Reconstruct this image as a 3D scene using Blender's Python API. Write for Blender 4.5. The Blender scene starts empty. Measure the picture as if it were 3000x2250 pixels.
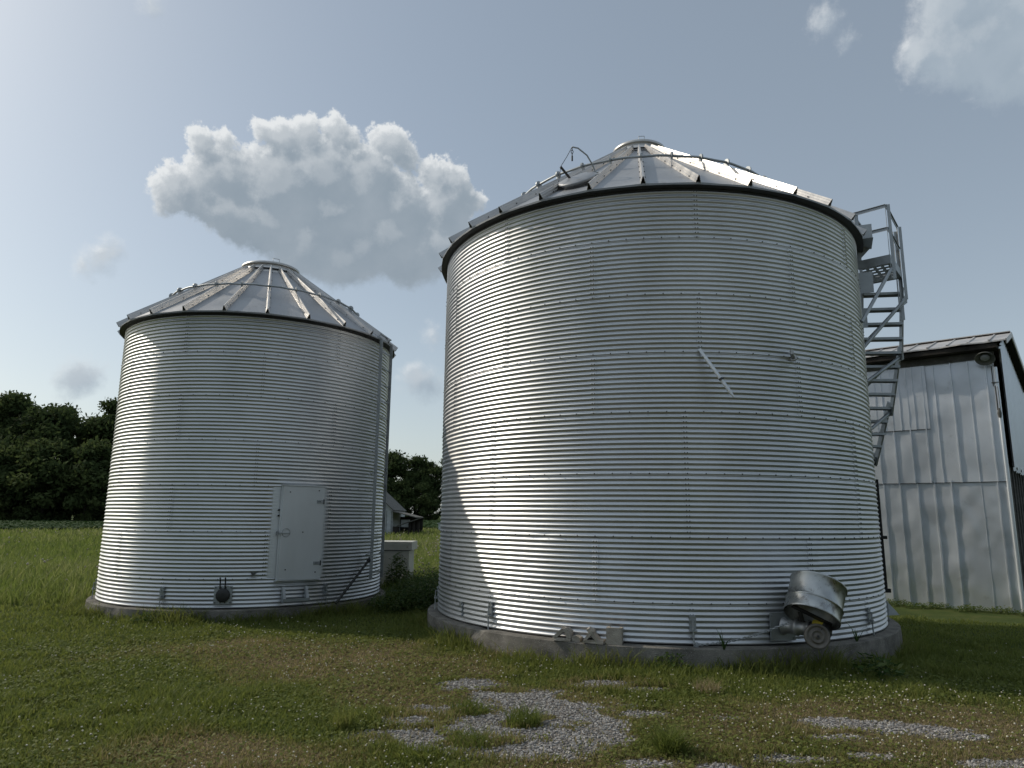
import bpy, math, random
import numpy as np
from mathutils import Vector, Matrix
R = math.radians
random.seed(7)
rng = np.random.default_rng(11)
sc = bpy.context.scene
col = sc.collection

# ------------------------------------------------------------------ helpers
class MB:
    """collects verts / faces and links them as one mesh object"""
    def __init__(s):
        s.v = []; s.f = []; s.mi = []; s.sm = []
    def add(s, vs, fs, mi=0, smooth=False):
        o = len(s.v); s.v += [tuple(p) for p in vs]
        for f in fs:
            s.f.append(tuple(i + o for i in f)); s.mi.append(mi); s.sm.append(smooth)
    def box(s, c, size, X=(1, 0, 0), Y=(0, 1, 0), Z=(0, 0, 1), mi=0):
        c = Vector(c); X = Vector(X) * size[0] / 2; Y = Vector(Y) * size[1] / 2; Z = Vector(Z) * size[2] / 2
        vs = [c + X * a + Y * b + Z * d for d in (-1, 1) for b in (-1, 1) for a in (-1, 1)]
        s.add(vs, [(0, 2, 3, 1), (4, 5, 7, 6), (0, 1, 5, 4), (2, 6, 7, 3), (0, 4, 6, 2), (1, 3, 7, 5)], mi)
    def bar(s, a, b, w, h, up=(0, 0, 1), mi=0):
        a = Vector(a); b = Vector(b); d = b - a; L = d.length; d.normalize(); up = Vector(up)
        x = d.cross(up)
        if x.length < 1e-5: x = d.cross(Vector((1, 0, 0)))
        x.normalize(); z = x.cross(d); s.box((a + b) / 2, (w, L, h), x, d, z, mi)
    def tube(s, pts, r, n=8, mi=0, caps=True, closed=False):
        pts = [Vector(p) for p in pts]; k = len(pts); rr = r if isinstance(r, (list, tuple)) else [r] * k
        rings = []; prev = None
        for i, p in enumerate(pts):
            if closed: t = pts[(i + 1) % k] - pts[i - 1]
            else: t = pts[min(i + 1, k - 1)] - pts[max(i - 1, 0)]
            t.normalize()
            if prev is None:
                x = t.cross(Vector((0, 0, 1)))
                if x.length < 1e-3: x = t.cross(Vector((1, 0, 0)))
            else: x = prev - t * prev.dot(t)
            x.normalize(); prev = x; y = t.cross(x)
            rings.append([p + (x * math.cos(2 * math.pi * j / n) + y * math.sin(2 * math.pi * j / n)) * rr[i] for j in range(n)])
        vs = [q for g in rings for q in g]; fs = []
        for i in range(k if closed else k - 1):
            a = i * n; b = ((i + 1) % k) * n
            for j in range(n): fs.append((a + j, a + (j + 1) % n, b + (j + 1) % n, b + j))
        s.add(vs, fs, mi, True)
        if caps and not closed:
            s.add(rings[0], [tuple(range(n))[::-1]], mi); s.add(rings[-1], [tuple(range(n))], mi)
    def cyl(s, a, b, r, n=16, mi=0, r2=None): s.tube([a, b], [r, r if r2 is None else r2], n, mi)
    def lathe(s, prof, c=(0, 0, 0), axis=(0, 0, 1), n=32, mi=0, smooth=True, a0=0, a1=2 * math.pi):
        c = Vector(c); A = Vector(axis).normalized()
        x = A.cross(Vector((0, 1, 0)))
        if x.length < 1e-3: x = A.cross(Vector((1, 0, 0)))
        x.normalize(); y = A.cross(x); full = abs(a1 - a0 - 2 * math.pi) < 1e-6; m = n if full else n + 1
        vs = []
        for (r, z) in prof:
            for j in range(m):
                t = a0 + (a1 - a0) * j / n
                vs.append(c + A * z + (x * math.cos(t) + y * math.sin(t)) * r)
        fs = []
        for i in range(len(prof) - 1):
            for j in range(n):
                k = (j + 1) % m
                fs.append((i * m + j, i * m + k, (i + 1) * m + k, (i + 1) * m + j))
        s.add(vs, fs, mi, smooth)
    def build(s, name, mats, parent=None, loc=None):
        me = bpy.data.meshes.new(name); me.from_pydata(s.v, [], s.f)
        mats = mats if isinstance(mats, (list, tuple)) else [mats]
        for m in mats: me.materials.append(m)
        me.polygons.foreach_set('material_index', s.mi); me.polygons.foreach_set('use_smooth', s.sm); me.update()
        return link(name, me, parent, loc)

def link(name, me, parent=None, loc=None):
    o = bpy.data.objects.new(name, me); col.objects.link(o)
    if parent is not None: o.parent = parent
    if loc is not None: o.location = loc
    return o
def np_mesh(name, V, F, mats, smooth=False, attrs=None, mi=None):
    """V (n,3), F list of (k,m) int arrays"""
    me = bpy.data.meshes.new(name); me.vertices.add(len(V)); me.vertices.foreach_set('co', np.ascontiguousarray(V, np.float32).ravel())
    F = F if isinstance(F, list) else [F]
    loops = np.concatenate([f.ravel() for f in F]); tot = np.concatenate([np.full(len(f), f.shape[1]) for f in F])
    st = np.concatenate([[0], np.cumsum(tot)[:-1]])
    me.loops.add(len(loops)); me.loops.foreach_set('vertex_index', loops.astype(np.int32))
    me.polygons.add(len(tot)); me.polygons.foreach_set('loop_start', st.astype(np.int32)); me.polygons.foreach_set('loop_total', tot.astype(np.int32))
    me.polygons.foreach_set('use_smooth', np.full(len(tot), smooth))
    for m in (mats if isinstance(mats, (list, tuple)) else [mats]): me.materials.append(m)
    if mi is not None: me.polygons.foreach_set('material_index', mi.astype(np.int32))
    me.update(calc_edges=True)
    for k, a in (attrs or {}).items():
        at = me.attributes.new(k, 'FLOAT', 'POINT'); at.data.foreach_set('value', a.astype(np.float32))
    return me
def tag(o, label=None, cat=None, group=None, kind=None):
    if label: o['label'] = label
    if cat: o['category'] = cat
    if group: o['group'] = group
    if kind: o['kind'] = kind
    return o
def thing(name, loc, label, cat, group=None):
    o = bpy.data.objects.new(name, None); col.objects.link(o); o.location = loc; o.empty_display_size = .2
    return tag(o, label, cat, group)
def sstep(a, b, x):
    t = np.clip((x - a) / (b - a), 0, 1); return t * t * (3 - 2 * t)
_perm = np.random.default_rng(3).random((256, 256))
def vnoise(x, y):
    xi = np.floor(x).astype(int); yi = np.floor(y).astype(int); fx = x - xi; fy = y - yi
    fx = fx * fx * (3 - 2 * fx); fy = fy * fy * (3 - 2 * fy); g = lambda a, b: _perm[a % 256, b % 256]
    return (g(xi, yi) * (1 - fx) + g(xi + 1, yi) * fx) * (1 - fy) + (g(xi, yi + 1) * (1 - fx) + g(xi + 1, yi + 1) * fx) * fy
def fbm(x, y, o=4):
    s = 0; a = .5; t = 0
    for i in range(o): s = s + a * vnoise(x * 2 ** i + 17 * i, y * 2 ** i + 5 * i); t += a; a *= .5
    return s / t

# ------------------------------------------------------------------ materials
def mat(name):
    m = bpy.data.materials.new(name); m.use_nodes = True; nt = m.node_tree
    return m, nt, nt.nodes['Principled BSDF'], lambda t: nt.nodes.new('ShaderNode' + t), nt.links.new
def ramp(N, pts):
    r = N('ValToRGB'); e = r.color_ramp.elements
    while len(e) < len(pts): e.new(.5)
    for i, (p, c) in enumerate(pts): e[i].position = p; e[i].color = (*c, 1)
    return r
def metal(name, c, rough, metallic=.9, var=.12, scale=(3, 3, 3), bump=.15, bscale=14, dirt=None, rvar=.08):
    m, nt, b, N, L = mat(name)
    g = N('NewGeometry'); mp = N('Mapping'); L(g.outputs['Position'], mp.inputs[0]); mp.inputs['Scale'].default_value = scale
    n = N('TexNoise'); n.inputs['Scale'].default_value = 1; n.inputs['Detail'].default_value = 5; L(mp.outputs[0], n.inputs['Vector'])
    lo = tuple(x * (1 - var) for x in c); hi = tuple(min(1, x * (1 + var)) for x in c)
    r = ramp(N, [(.3, lo), (.7, hi)]); L(n.outputs['Fac'], r.inputs[0]); last = r.outputs[0]
    if dirt:
        n3 = N('TexNoise'); n3.inputs['Scale'].default_value = dirt[1]; n3.inputs['Detail'].default_value = 7; n3.inputs['Roughness'].default_value = .7
        L(g.outputs['Position'], n3.inputs['Vector'])
        r3 = ramp(N, [(dirt[2], (0, 0, 0)), (dirt[3], (1, 1, 1))]); L(n3.outputs['Fac'], r3.inputs[0])
        mx = N('MixRGB'); L(r3.outputs[0], mx.inputs[0]); L(last, mx.inputs[1]); mx.inputs[2].default_value = (*dirt[0], 1); last = mx.outputs[0]
    L(last, b.inputs['Base Color']); b.inputs['Metallic'].default_value = metallic
    mr = N('MapRange'); L(n.outputs['Fac'], mr.inputs[0]); mr.inputs[1].default_value = .3; mr.inputs[2].default_value = .7
    mr.inputs[3].default_value = rough - rvar; mr.inputs[4].default_value = rough + rvar; L(mr.outputs[0], b.inputs['Roughness'])
    n2 = N('TexNoise'); n2.inputs['Scale'].default_value = bscale; n2.inputs['Detail'].default_value = 3; L(g.outputs['Position'], n2.inputs['Vector'])
    bp = N('Bump'); bp.inputs['Strength'].default_value = bump; bp.inputs['Distance'].default_value = .01; L(n2.outputs['Fac'], bp.inputs['Height']); L(bp.outputs[0], b.inputs['Normal'])
    return m
def rough_mat(name, c1, c2, scale=8, rough=.9, bump=.5, bscale=40, spec=.2, spots=None):
    m, nt, b, N, L = mat(name)
    g = N('NewGeometry'); n = N('TexNoise'); n.inputs['Scale'].default_value = scale; n.inputs['Detail'].default_value = 8; n.inputs['Roughness'].default_value = .65
    L(g.outputs['Position'], n.inputs['Vector']); r = ramp(N, [(.3, c1), (.7, c2)]); L(n.outputs['Fac'], r.inputs[0]); last = r.outputs[0]
    if spots:
        v = N('TexVoronoi'); v.inputs['Scale'].default_value = spots[1]; L(g.outputs['Position'], v.inputs['Vector'])
        r2 = ramp(N, [(spots[2], (1, 1, 1)), (spots[3], (0, 0, 0))]); L(v.outputs['Distance'], r2.inputs[0])
        mx = N('MixRGB'); L(r2.outputs[0], mx.inputs[0]); L(last, mx.inputs[1]); mx.inputs[2].default_value = (*spots[0], 1); last = mx.outputs[0]
    L(last, b.inputs['Base Color']); b.inputs['Roughness'].default_value = rough; b.inputs['Specular IOR Level'].default_value = spec
    n2 = N('TexNoise'); n2.inputs['Scale'].default_value = bscale; n2.inputs['Detail'].default_value = 5; L(g.outputs['Position'], n2.inputs['Vector'])
    bp = N('Bump'); bp.inputs['Strength'].default_value = bump; bp.inputs['Distance'].default_value = .02; L(n2.outputs['Fac'], bp.inputs['Height']); L(bp.outputs[0], b.inputs['Normal'])
    return m
def leaf_mat(name, pts, attr='tint', trans=.35, rough=.6, noise=None):
    m, nt, b, N, L = mat(name)
    a = N('Attribute'); a.attribute_name = attr; r = ramp(N, pts); L(a.outputs['Fac'], r.inputs[0]); last = r.outputs[0]
    b.inputs['Roughness'].default_value = rough; b.inputs['Specular IOR Level'].default_value = .25; L(last, b.inputs['Base Color'])
    if trans:
        t = N('BsdfTranslucent'); L(last, t.inputs[0]); mx = N('MixShader'); mx.inputs[0].default_value = trans
        L(b.outputs[0], mx.inputs[1]); L(t.outputs[0], mx.inputs[2]); L(mx.outputs[0], nt.nodes['Material Output'].inputs[0])
    return m

M = {}
M['wall'] = metal('galvanized_wall', (.58, .59, .60), .47, .97, .10, (1.2, 1.2, .5), .06, 9, None, .05)
M['wall_small'] = metal('galvanized_wall_small', (.58, .59, .60), .47, .97, .10, (1.2, 1.2, .5), .06, 9, None, .05)
M['roof'] = metal('galvanized_roof', (.29, .30, .315), .46, .42, .14, (2, 2, 2), .03, 7, ((.19, .19, .19), 3.0, .56, .72))
M['rib'] = metal('galvanized_rib', (.50, .49, .475), .42, .78, .12, (4, 4, 4), .1, 20)
M['bolt'] = metal('bolt_steel', (.045, .045, .045), .7, .1, .2, (20, 20, 20), .1, 60)
M['steel'] = metal('galvanized_steel', (.34, .36, .37), .5, .75, .18, (5, 5, 5), .15, 25)
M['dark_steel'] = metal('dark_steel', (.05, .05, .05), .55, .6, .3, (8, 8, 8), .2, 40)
M['black'] = rough_mat('black_plastic', (.012, .012, .012), (.02, .02, .02), 5, .6)
M['door'] = metal('door_sheet', (.62, .64, .65), .5, .35, .06, (3, 3, .8), .04, 3)
M['drum'] = metal('weathered_drum', (.40, .41, .40), .36, .9, .25, (4, 4, 4), .12, 14, ((.12, .11, .10), 6.0, .5, .66), .14)
M['barn'] = metal('barn_sheet', (.68, .71, .745), .40, .80, .07, (1.0, 1.0, 1.0), .10, 3.2, ((.54, .56, .58), 2.5, .6, .75), .06)
M['barn_roof'] = metal('barn_roof_sheet', (.50, .48, .46), .5, .6, .15, (2, 2, 2), .2, 4)
M['concrete'] = rough_mat('old_concrete', (.095, .09, .08), (.27, .255, .225), 3.2, .92, 1.0, 90, .15, ((.42, .41, .38), 38, .06, .22))
M['block'] = rough_mat('concrete_block', (.30, .27, .23), (.46, .42, .36), 9, .95, .8, 80, .1)
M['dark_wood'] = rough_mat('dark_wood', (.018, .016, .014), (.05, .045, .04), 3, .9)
M['grey_wood'] = rough_mat('grey_wood', (.06, .06, .055), (.16, .155, .145), 5, .9)
M['white_board'] = rough_mat('white_board', (.34, .36, .37), (.52, .54, .55), 4, .8)
M['white_tank'] = rough_mat('white_tank_paint', (.40, .40, .36), (.58, .57, .52), 2.2, .6, .1, 10, .3, ((.22, .14, .08), 4.5, .0, .12))
M['rust'] = rough_mat('rusty_edge', (.16, .09, .05), (.33, .24, .17), 6, .9)
M['yellow'] = rough_mat('yellow_decal', (.55, .42, .05), (.62, .50, .08), 10, .6)
M['aluminium'] = metal('cast_aluminium', (.40, .40, .39), .5, .8, .15, (10, 10, 10), .1, 40)
M['wheel'] = metal('worn_wheel', (.17, .155, .135), .6, .5, .25, (12, 12, 12), .15, 40)
M['bark'] = rough_mat('bark', (.03, .026, .02), (.07, .06, .05), 4, .95)
M['glass'] = rough_mat('lamp_glass', (.20, .21, .21), (.26, .27, .27), 4, .25, .05, 10, .5)
M['shade'] = rough_mat('lamp_enamel', (.11, .115, .11), (.17, .175, .165), 7, .45, .1, 20, .4)
M['grass'] = leaf_mat('grass_blades', [(0, (.092, .128, .026)), (.35, (.170, .198, .046)), (.6, (.225, .21, .075)), (.8, (.27, .22, .115)), (1, (.38, .31, .19))], trans=.5)
M['field'] = leaf_mat('field_grass', [(0, (.105, .155, .028)), (.5, (.175, .210, .055)), (1, (.34, .32, .17))], trans=.55)
M['crop'] = leaf_mat('crop_leaves', [(0, (.022, .05, .014)), (1, (.045, .08, .022))], trans=.25, rough=.85)
M['weed'] = leaf_mat('weed_leaves', [(0, (.032, .066, .016)), (.6, (.072, .12, .028)), (1, (.15, .17, .06))], trans=.45)
M['flower'] = leaf_mat('flower_heads', [(0, (.34, .31, .22)), (1, (.62, .58, .48))], trans=0, rough=.8)
M['seed'] = leaf_mat('seed_heads', [(0, (.30, .26, .20)), (1, (.52, .47, .40))], trans=.2, rough=.8)
M['tree'] = leaf_mat('tree_leaves', [(0, (.028, .044, .016)), (.6, (.060, .086, .030)), (1, (.110, .138, .048))], trans=.45, rough=1.0)
M['pebble'] = leaf_mat('pebbles', [(0, (.11, .105, .098)), (.5, (.21, .20, .19)), (1, (.36, .35, .33))], trans=0, rough=.9)

# ------------------------------------------------------------------ terrain
def gz(x, y):
    x = np.asarray(x, float); y = np.asarray(y, float)
    z = -.03 * np.clip(x - 1, 0, 5) * sstep(8.5, 12, y)
    z = z + np.clip(y - 30, 0, 400) * (.0052 + .0048 * sstep(-60, -15, x))
    return z + (fbm(x * .5, y * .5, 3) - .5) * .05
def blob(x, y, L):
    d = np.full(np.shape(x), -9.)
    for cx, cy, rx, ry in L: d = np.maximum(d, 1 - np.hypot((x - cx) / rx, (y - cy) / ry))
    return d
GP = [(-.5, 6.22, .7, .2), (.25, 5.98, .55, .2), (.1, 6.9, .75, .34), (-.35, 6.55, .55, .3), (.2, 7.75, .5, .3), (-.85, 6.85, .3, .2), (.75, 6.5, .3, .4), (-.40, 8.28, .34, .30), (-.10, 7.85, .40, .28), (.35, 7.45, .62, .30), (.55, 7.05, .38, .36), (-.55, 7.25, .36, .22), (-.15, 6.95, .45, .28),
      (-.75, 6.38, .44, .26), (.15, 6.50, .55, .34), (.45, 6.15, .36, .25), (1.0, 8.35, .36, .16), (1.45, 8.1, .3, .1), (1.25, 7.1, .22, .14),
      (3.05, 6.85, .42, .16), (3.55, 6.70, .45, .16), (3.85, 6.48, .25, .1), (2.75, 6.42, .30, .08), (2.2, 5.85, .36, .10), (1.0, 5.75, .26, .12), (1.55, 5.62, .2, .12), (2.75, 5.95, .2, .08), (3.75, 5.75, .36, .13), (2.0, 7.0, .2, .1)]
GT = [(-.37, 7.18, .26, .16), (.14, 6.78, .22, .22), (.33, 7.0, .12, .1), (-.25, 6.2, .35, .13), (-.02, 8.05, .30, .16)]
def gravel(x, y):
    n = fbm(x * 3.1, y * 3.1, 4) - .5
    n2 = fbm(x * 9 + 3, y * 9, 3) - .5
    return sstep(-.28, .34, blob(x, y, GP) + n * 1.35 + n2 * .8) * (1 - sstep(-.05, .35, blob(x, y, GT) + n * .8))
DP = [(-1.9, 9.6, 1.9, 1.2), (-3.1, 10.1, 1.9, .9), (-1.0, 7.9, .9, .9), (2.8, 6.9, 1.9, .95), (3.8, 6.3, 1.4, 1.0), (1.9, 6.4, .9, .6), (-2.2, 5.9, 1.2, .4), (-.6, 8.9, .8, .4), (-2.6, 6.0, .7, .4), (3.5, 7.4, 1.2, .5), (1.2, 5.5, 1.5, .5), (-1.2, 8.9, 1.0, .6)]
def dryness(x, y):
    n = fbm(x * 1.3 + 40, y * 1.3, 4) - .5
    return np.clip(np.maximum(sstep(-.5, .5, blob(x, y, DP) + n * 1.5), .75 * sstep(-.9, -.1, blob(x, y, GP) + n * 1.6)), 0, 1)

BIG = (2.4618, 12.9694, .278); SML = (-5.5495, 15.5111, .21)
def bin_d(x, y, b, r): return np.hypot(x - b[0], y - b[1]) - r

def axis_pts(a, b, step, lim0, lim1, g=1.13):
    mid = list(np.arange(a, b, step)); lo = []; s = step; p = a
    while p > lim0: s *= g; p -= s; lo.append(p)
    hi = []; s = step; p = mid[-1]
    while p < lim1: s *= g; p += s; hi.append(p)
    return np.array(lo[::-1] + mid + hi)
gx = axis_pts(-6, 6.5, .08, -900, 900); gy = axis_pts(4.6, 11, .08, -700, 1400)
GX, GY = np.meshgrid(gx, gy); GZ = gz(GX, GY); nx, ny = len(gx), len(gy)
idx = np.arange(nx * ny).reshape(ny, nx)
Fq = np.stack([idx[:-1, :-1], idx[:-1, 1:], idx[1:, 1:], idx[1:, :-1]], -1).reshape(-1, 4)
m, nt, b, N, L = mat('ground_turf')
g = N('NewGeometry'); n = N('TexNoise'); n.inputs['Scale'].default_value = 2.2; n.inputs['Detail'].default_value = 10; n.inputs['Roughness'].default_value = .7; L(g.outputs['Position'], n.inputs['Vector'])
r1 = ramp(N, [(.25, (.026, .040, .010)), (.5, (.050, .070, .017)), (.75, (.085, .090, .030))]); L(n.outputs['Fac'], r1.inputs[0])
r2 = ramp(N, [(.3, (.070, .056, .030)), (.7, (.15, .118, .065))]); L(n.outputs['Fac'], r2.inputs[0])
ad = N('Attribute'); ad.attribute_name = 'dry'; mx = N('MixRGB'); L(ad.outputs['Fac'], mx.inputs[0]); L(r1.outputs[0], mx.inputs[1]); L(r2.outputs[0], mx.inputs[2])
nv = N('TexVoronoi'); nv.inputs['Scale'].default_value = 60; L(g.outputs['Position'], nv.inputs['Vector'])
r3 = ramp(N, [(0, (.10, .088, .072)), (1, (.22, .205, .185))]); L(nv.outputs['Color'], r3.inputs[0])
ag = N('Attribute'); ag.attribute_name = 'gravel'; mg = N('MixRGB'); L(ag.outputs['Fac'], mg.inputs[0]); L(mx.outputs[0], mg.inputs[1]); L(r3.outputs[0], mg.inputs[2])
L(mg.outputs[0], b.inputs['Base Color']); b.inputs['Roughness'].default_value = .95; b.inputs['Specular IOR Level'].default_value = .1
bp = N('Bump'); bp.inputs['Strength'].default_value = .8; bp.inputs['Distance'].default_value = .03
n5 = N('TexNoise'); n5.inputs['Scale'].default_value = 30; n5.inputs['Detail'].default_value = 6; L(g.outputs['Position'], n5.inputs['Vector']); L(n5.outputs['Fac'], bp.inputs['Height']); L(bp.outputs[0], b.inputs['Normal'])
M['ground'] = m
me = np_mesh('ground', np.stack([GX, GY, GZ], -1).reshape(-1, 3), Fq, m, True, {'dry': dryness(GX, GY).ravel(), 'gravel': np.maximum(gravel(GX, GY), sstep(4.6, 3.2, GY) * sstep(-16, -12, GY) * sstep(.2, .5, fbm(GX * .6, GY * .6, 4))).ravel()})
tag(link('ground', me), 'grassy farmyard ground with bare gravel patches', 'ground', kind='structure')

# ------------------------------------------------------------------ grass and gravel (uncountable stuff)
def blades(x, y, h, w, tint, lean=.45, z=None):
    n = len(x); a = rng.uniform(0, 2 * np.pi, n); d = rng.uniform(0, 2 * np.pi, n); ln = h * lean * rng.uniform(.2, 1.4, n)
    z0 = (gz(x, y) if z is None else z) - .01
    px, py = np.cos(a) * w / 2, np.sin(a) * w / 2; lx, ly = np.cos(d) * ln, np.sin(d) * ln
    V = np.empty((n, 5, 3))
    V[:, 0] = np.stack([x - px, y - py, z0], -1); V[:, 1] = np.stack([x + px, y + py, z0], -1)
    V[:, 2] = np.stack([x - px * .75 + lx * .35, y - py * .75 + ly * .35, z0 + h * .6], -1); V[:, 3] = np.stack([x + px * .75 + lx * .35, y + py * .75 + ly * .35, z0 + h * .6], -1)
    V[:, 4] = np.stack([x + lx, y + ly, z0 + h], -1)
    o = np.arange(n)[:, None] * 5
    return V.reshape(-1, 3), [o + np.array([[0, 1, 3, 2]]), o + np.array([[2, 3, 4]])], np.repeat(tint, 5)
def polar(n, r0, r1, p, a0=-60, a1=60):
    u = rng.random(n); q = 2.003 - p; r = (r0 ** q + u * (r1 ** q - r0 ** q)) ** (1 / q); a = np.radians(rng.uniform(a0, a1, n))
    return r * np.sin(a), r * np.cos(a), r
def clear(x, y):
    return (bin_d(x, y, BIG, 3.9) > 0) & (bin_d(x, y, SML, 2.9) > 0)
# mown lawn
x, y, r = polar(460000, 4.0, 17.5, 2.0)
gr = gravel(x, y); k = clear(x, y) & (rng.random(len(x)) > gr * .985) & ((y < 14.3) | (x > -2.2) | (rng.random(len(x)) < .15)); x, y, r, gr = x[k], y[k], r[k], gr[k]
dr = dryness(x, y); lush = np.exp(-np.clip(np.minimum(bin_d(x, y, BIG, 3.9), bin_d(x, y, SML, 2.9)), 0, 9) / .35)
tuft = sstep(.55, .75, fbm(x * 1.7 + 9, y * 1.7 + 3, 3))
h = (.035 + .035 * rng.random(len(x))) * (1 - .45 * dr) * (1 + 1.0 * tuft) + .16 * lush * rng.random(len(x)) ** 1.5 
t = np.clip(.12 + .30 * rng.random(len(x)) + .16 * (fbm(x * .9, y * .9 + 7, 4) - .5) + dr * rng.uniform(.15, .72, len(x)) - .08 * lush, 0, 1)
V, F, T = blades(x, y, h, (.0045 + .0011 * r) * rng.uniform(.6, 1.3, len(x)), t, .7)
tag(link('lawn_grass', np_mesh('lawn_grass', V, F, M['grass'], False, {'tint': T})), 'short mown lawn grass, partly dry and brown', 'grass', kind='stuff')
# clover leaves: small level leaves between the blades
x, y, r = polar(150000, 4.2, 12.5, 2.0); gr = gravel(x, y)
cl = sstep(.42, .6, fbm(x * 1.1 + 3, y * 1.1 + 21, 3)); k = clear(x, y) & (rng.random(len(x)) > gr) & (rng.random(len(x)) < .25 + .75 * cl); x, y, r = x[k], y[k], r[k]
n = len(x); s = (.005 + .0011 * r) * rng.uniform(.7, 1.4, n); a = rng.uniform(0, 6.28, n); z = gz(x, y) + rng.uniform(.012, .05, n)
tl = rng.uniform(-.5, .5, (n, 2)); V = np.empty((n, 4, 3))
for j in range(4):
    cx, cy = np.cos(a + j * np.pi / 2) * s, np.sin(a + j * np.pi / 2) * s; V[:, j] = np.stack([x + cx, y + cy, z + cx * tl[:, 0] + cy * tl[:, 1]], -1)
dr = dryness(x, y); t = np.clip(.05 + .35 * rng.random(n) + .35 * dr * rng.random(n), 0, 1)
tag(link('clover_leaves', np_mesh('clover_leaves', V.reshape(-1, 3), np.arange(4 * n).reshape(-1, 4), M['grass'], False, {'tint': np.repeat(t, 4)})), 'low clover leaves spread through the lawn', 'clover', kind='stuff')
# clover flower heads
ph = (1 + 5 ** .5) / 2
ico = np.array([(-1, ph, 0), (1, ph, 0), (-1, -ph, 0), (1, -ph, 0), (0, -1, ph), (0, 1, ph), (0, -1, -ph), (0, 1, -ph), (ph, 0, -1), (ph, 0, 1), (-ph, 0, -1), (-ph, 0, 1)]) / math.hypot(1, ph)
icf = np.array([(0, 11, 5), (0, 5, 1), (0, 1, 7), (0, 7, 10), (0, 10, 11), (1, 5, 9), (5, 11, 4), (11, 10, 2), (10, 7, 6), (7, 1, 8), (3, 9, 4), (3, 4, 2), (3, 2, 6), (3, 6, 8), (3, 8, 9), (4, 9, 5), (2, 4, 11), (6, 2, 10), (8, 6, 7), (9, 8, 1)])
def balls(x, y, z, s, tint, squash=.85, jit=.0):
    n = len(x); V = np.repeat(ico[None], n, 0) * (1 + rng.uniform(-jit, jit, (n, 12, 1))); an = rng.uniform(0, 6.28, n); ca, sa = np.cos(an)[:, None], np.sin(an)[:, None]
    V = np.stack([V[..., 0] * ca - V[..., 1] * sa, V[..., 0] * sa + V[..., 1] * ca, V[..., 2]], -1)
    if jit: V = V * rng.uniform(.6, 1.25, (n, 1, 3))
    V = V * s[:, None, None]; V[..., 2] *= squash; V += np.stack([x, y, z], -1)[:, None]
    return V.reshape(-1, 3), (np.arange(n)[:, None, None] * 12 + icf[None]).reshape(-1, 3), np.repeat(tint, 12)
x, y, r = polar(29000, 4.2, 14.5, 1.9)
pd = sstep(.45, .66, fbm(x * .95 + 13, y * .95 + 2, 4)) * .5 + .5 * sstep(-.5, .4, blob(x, y, [(-1.3, 8.8, 1.4, .6), (3.2, 7.2, 1.9, 1.0), (-1.6, 7.0, 1.6, .6), (2.8, 6.2, 1.8, .8), (-.8, 5.7, 1.2, .4), (-3.6, 10.5, 1.5, 1.0)]))
k = clear(x, y) & (rng.random(len(x)) > gravel(x, y) * .97) & (rng.random(len(x)) < pd * .42); x, y, r = x[k], y[k], r[k]
V, F, T = balls(x, y, gz(x, y) + rng.uniform(.045, .085, len(x)), (.0045 + .0004 * r) * rng.uniform(.6, 1.3, len(x)), rng.random(len(x)))
tag(link('clover_flowers', np_mesh('clover_flowers', V, F, M['flower'], True, {'tint': T})), 'small white clover flower heads dotted over the lawn', 'flowers', kind='stuff')
# pebbles
x = rng.uniform(-1.7, 4.6, 90000); y = rng.uniform(5.1, 8.9, 90000); k = rng.random(90000) < gravel(x, y) * .55; x, y = x[k], y[k]
V, F, T = balls(x, y, gz(x, y) + .004, rng.uniform(.006, .017, len(x)), rng.random(len(x)), .65, .25)
tag(link('gravel', np_mesh('gravel', V, F, M['pebble'], False, {'tint': T})), 'pale crushed gravel showing through the worn lawn', 'gravel', kind='stuff')
# unmown field grass
x, y, r = polar(290000, 14.0, 75, 2.0, -58, 50)
edge = 14.6 + .6 * (fbm(x * .4, y * .4, 2) - .5) + np.where(x > -2.4, 2.6, 0) + np.where(x > 5.5, 1.5, 0)
k = clear(x, y) & (y > edge); x, y, r = x[k], y[k], r[k]; nn = fbm(x * .25, y * .25, 4)
h = (.16 + .42 * rng.random(len(x)) ** 1.6 * (.5 + nn)) * (.6 + .4 * sstep(14, 17, y)); h = h * np.where(y > 24, .75, 1) * np.where((x > 5.5) & (y < 60), .32, 1)
t = np.clip(.15 + .5 * rng.random(len(x)) + .7 * (nn - .5) + .25 * (rng.random(len(x)) > .93), 0, 1)
V, F, T = blades(x, y, h, .004 + .0011 * r, t, .55)
tag(link('field_grass', np_mesh('field_grass', V, F, M['field'], False, {'tint': T})), 'tall unmown meadow grass beyond the mown lawn', 'grass', kind='stuff')
# pale seed heads among it
x, y, r = polar(2600, 15.0, 55, 1.6, -46, 5); k = clear(x, y) & (y > 15.5) & (rng.random(len(x)) < .15 + .85 * (np.abs(x + 2.2) < 1.6)); x, y, r = x[k], y[k], r[k]
V, F, T = balls(x, y, gz(x, y) + rng.uniform(.35, .75, len(x)), (.008 + .0006 * r) * rng.uniform(.6, 1.3, len(x)), rng.random(len(x)), 1.3, .2)
tag(link('meadow_seed_heads', np_mesh('meadow_seed_heads', V, F, M['seed'], True, {'tint': T})), 'pale seed heads standing above the meadow grass', 'seed heads', kind='stuff')
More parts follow.
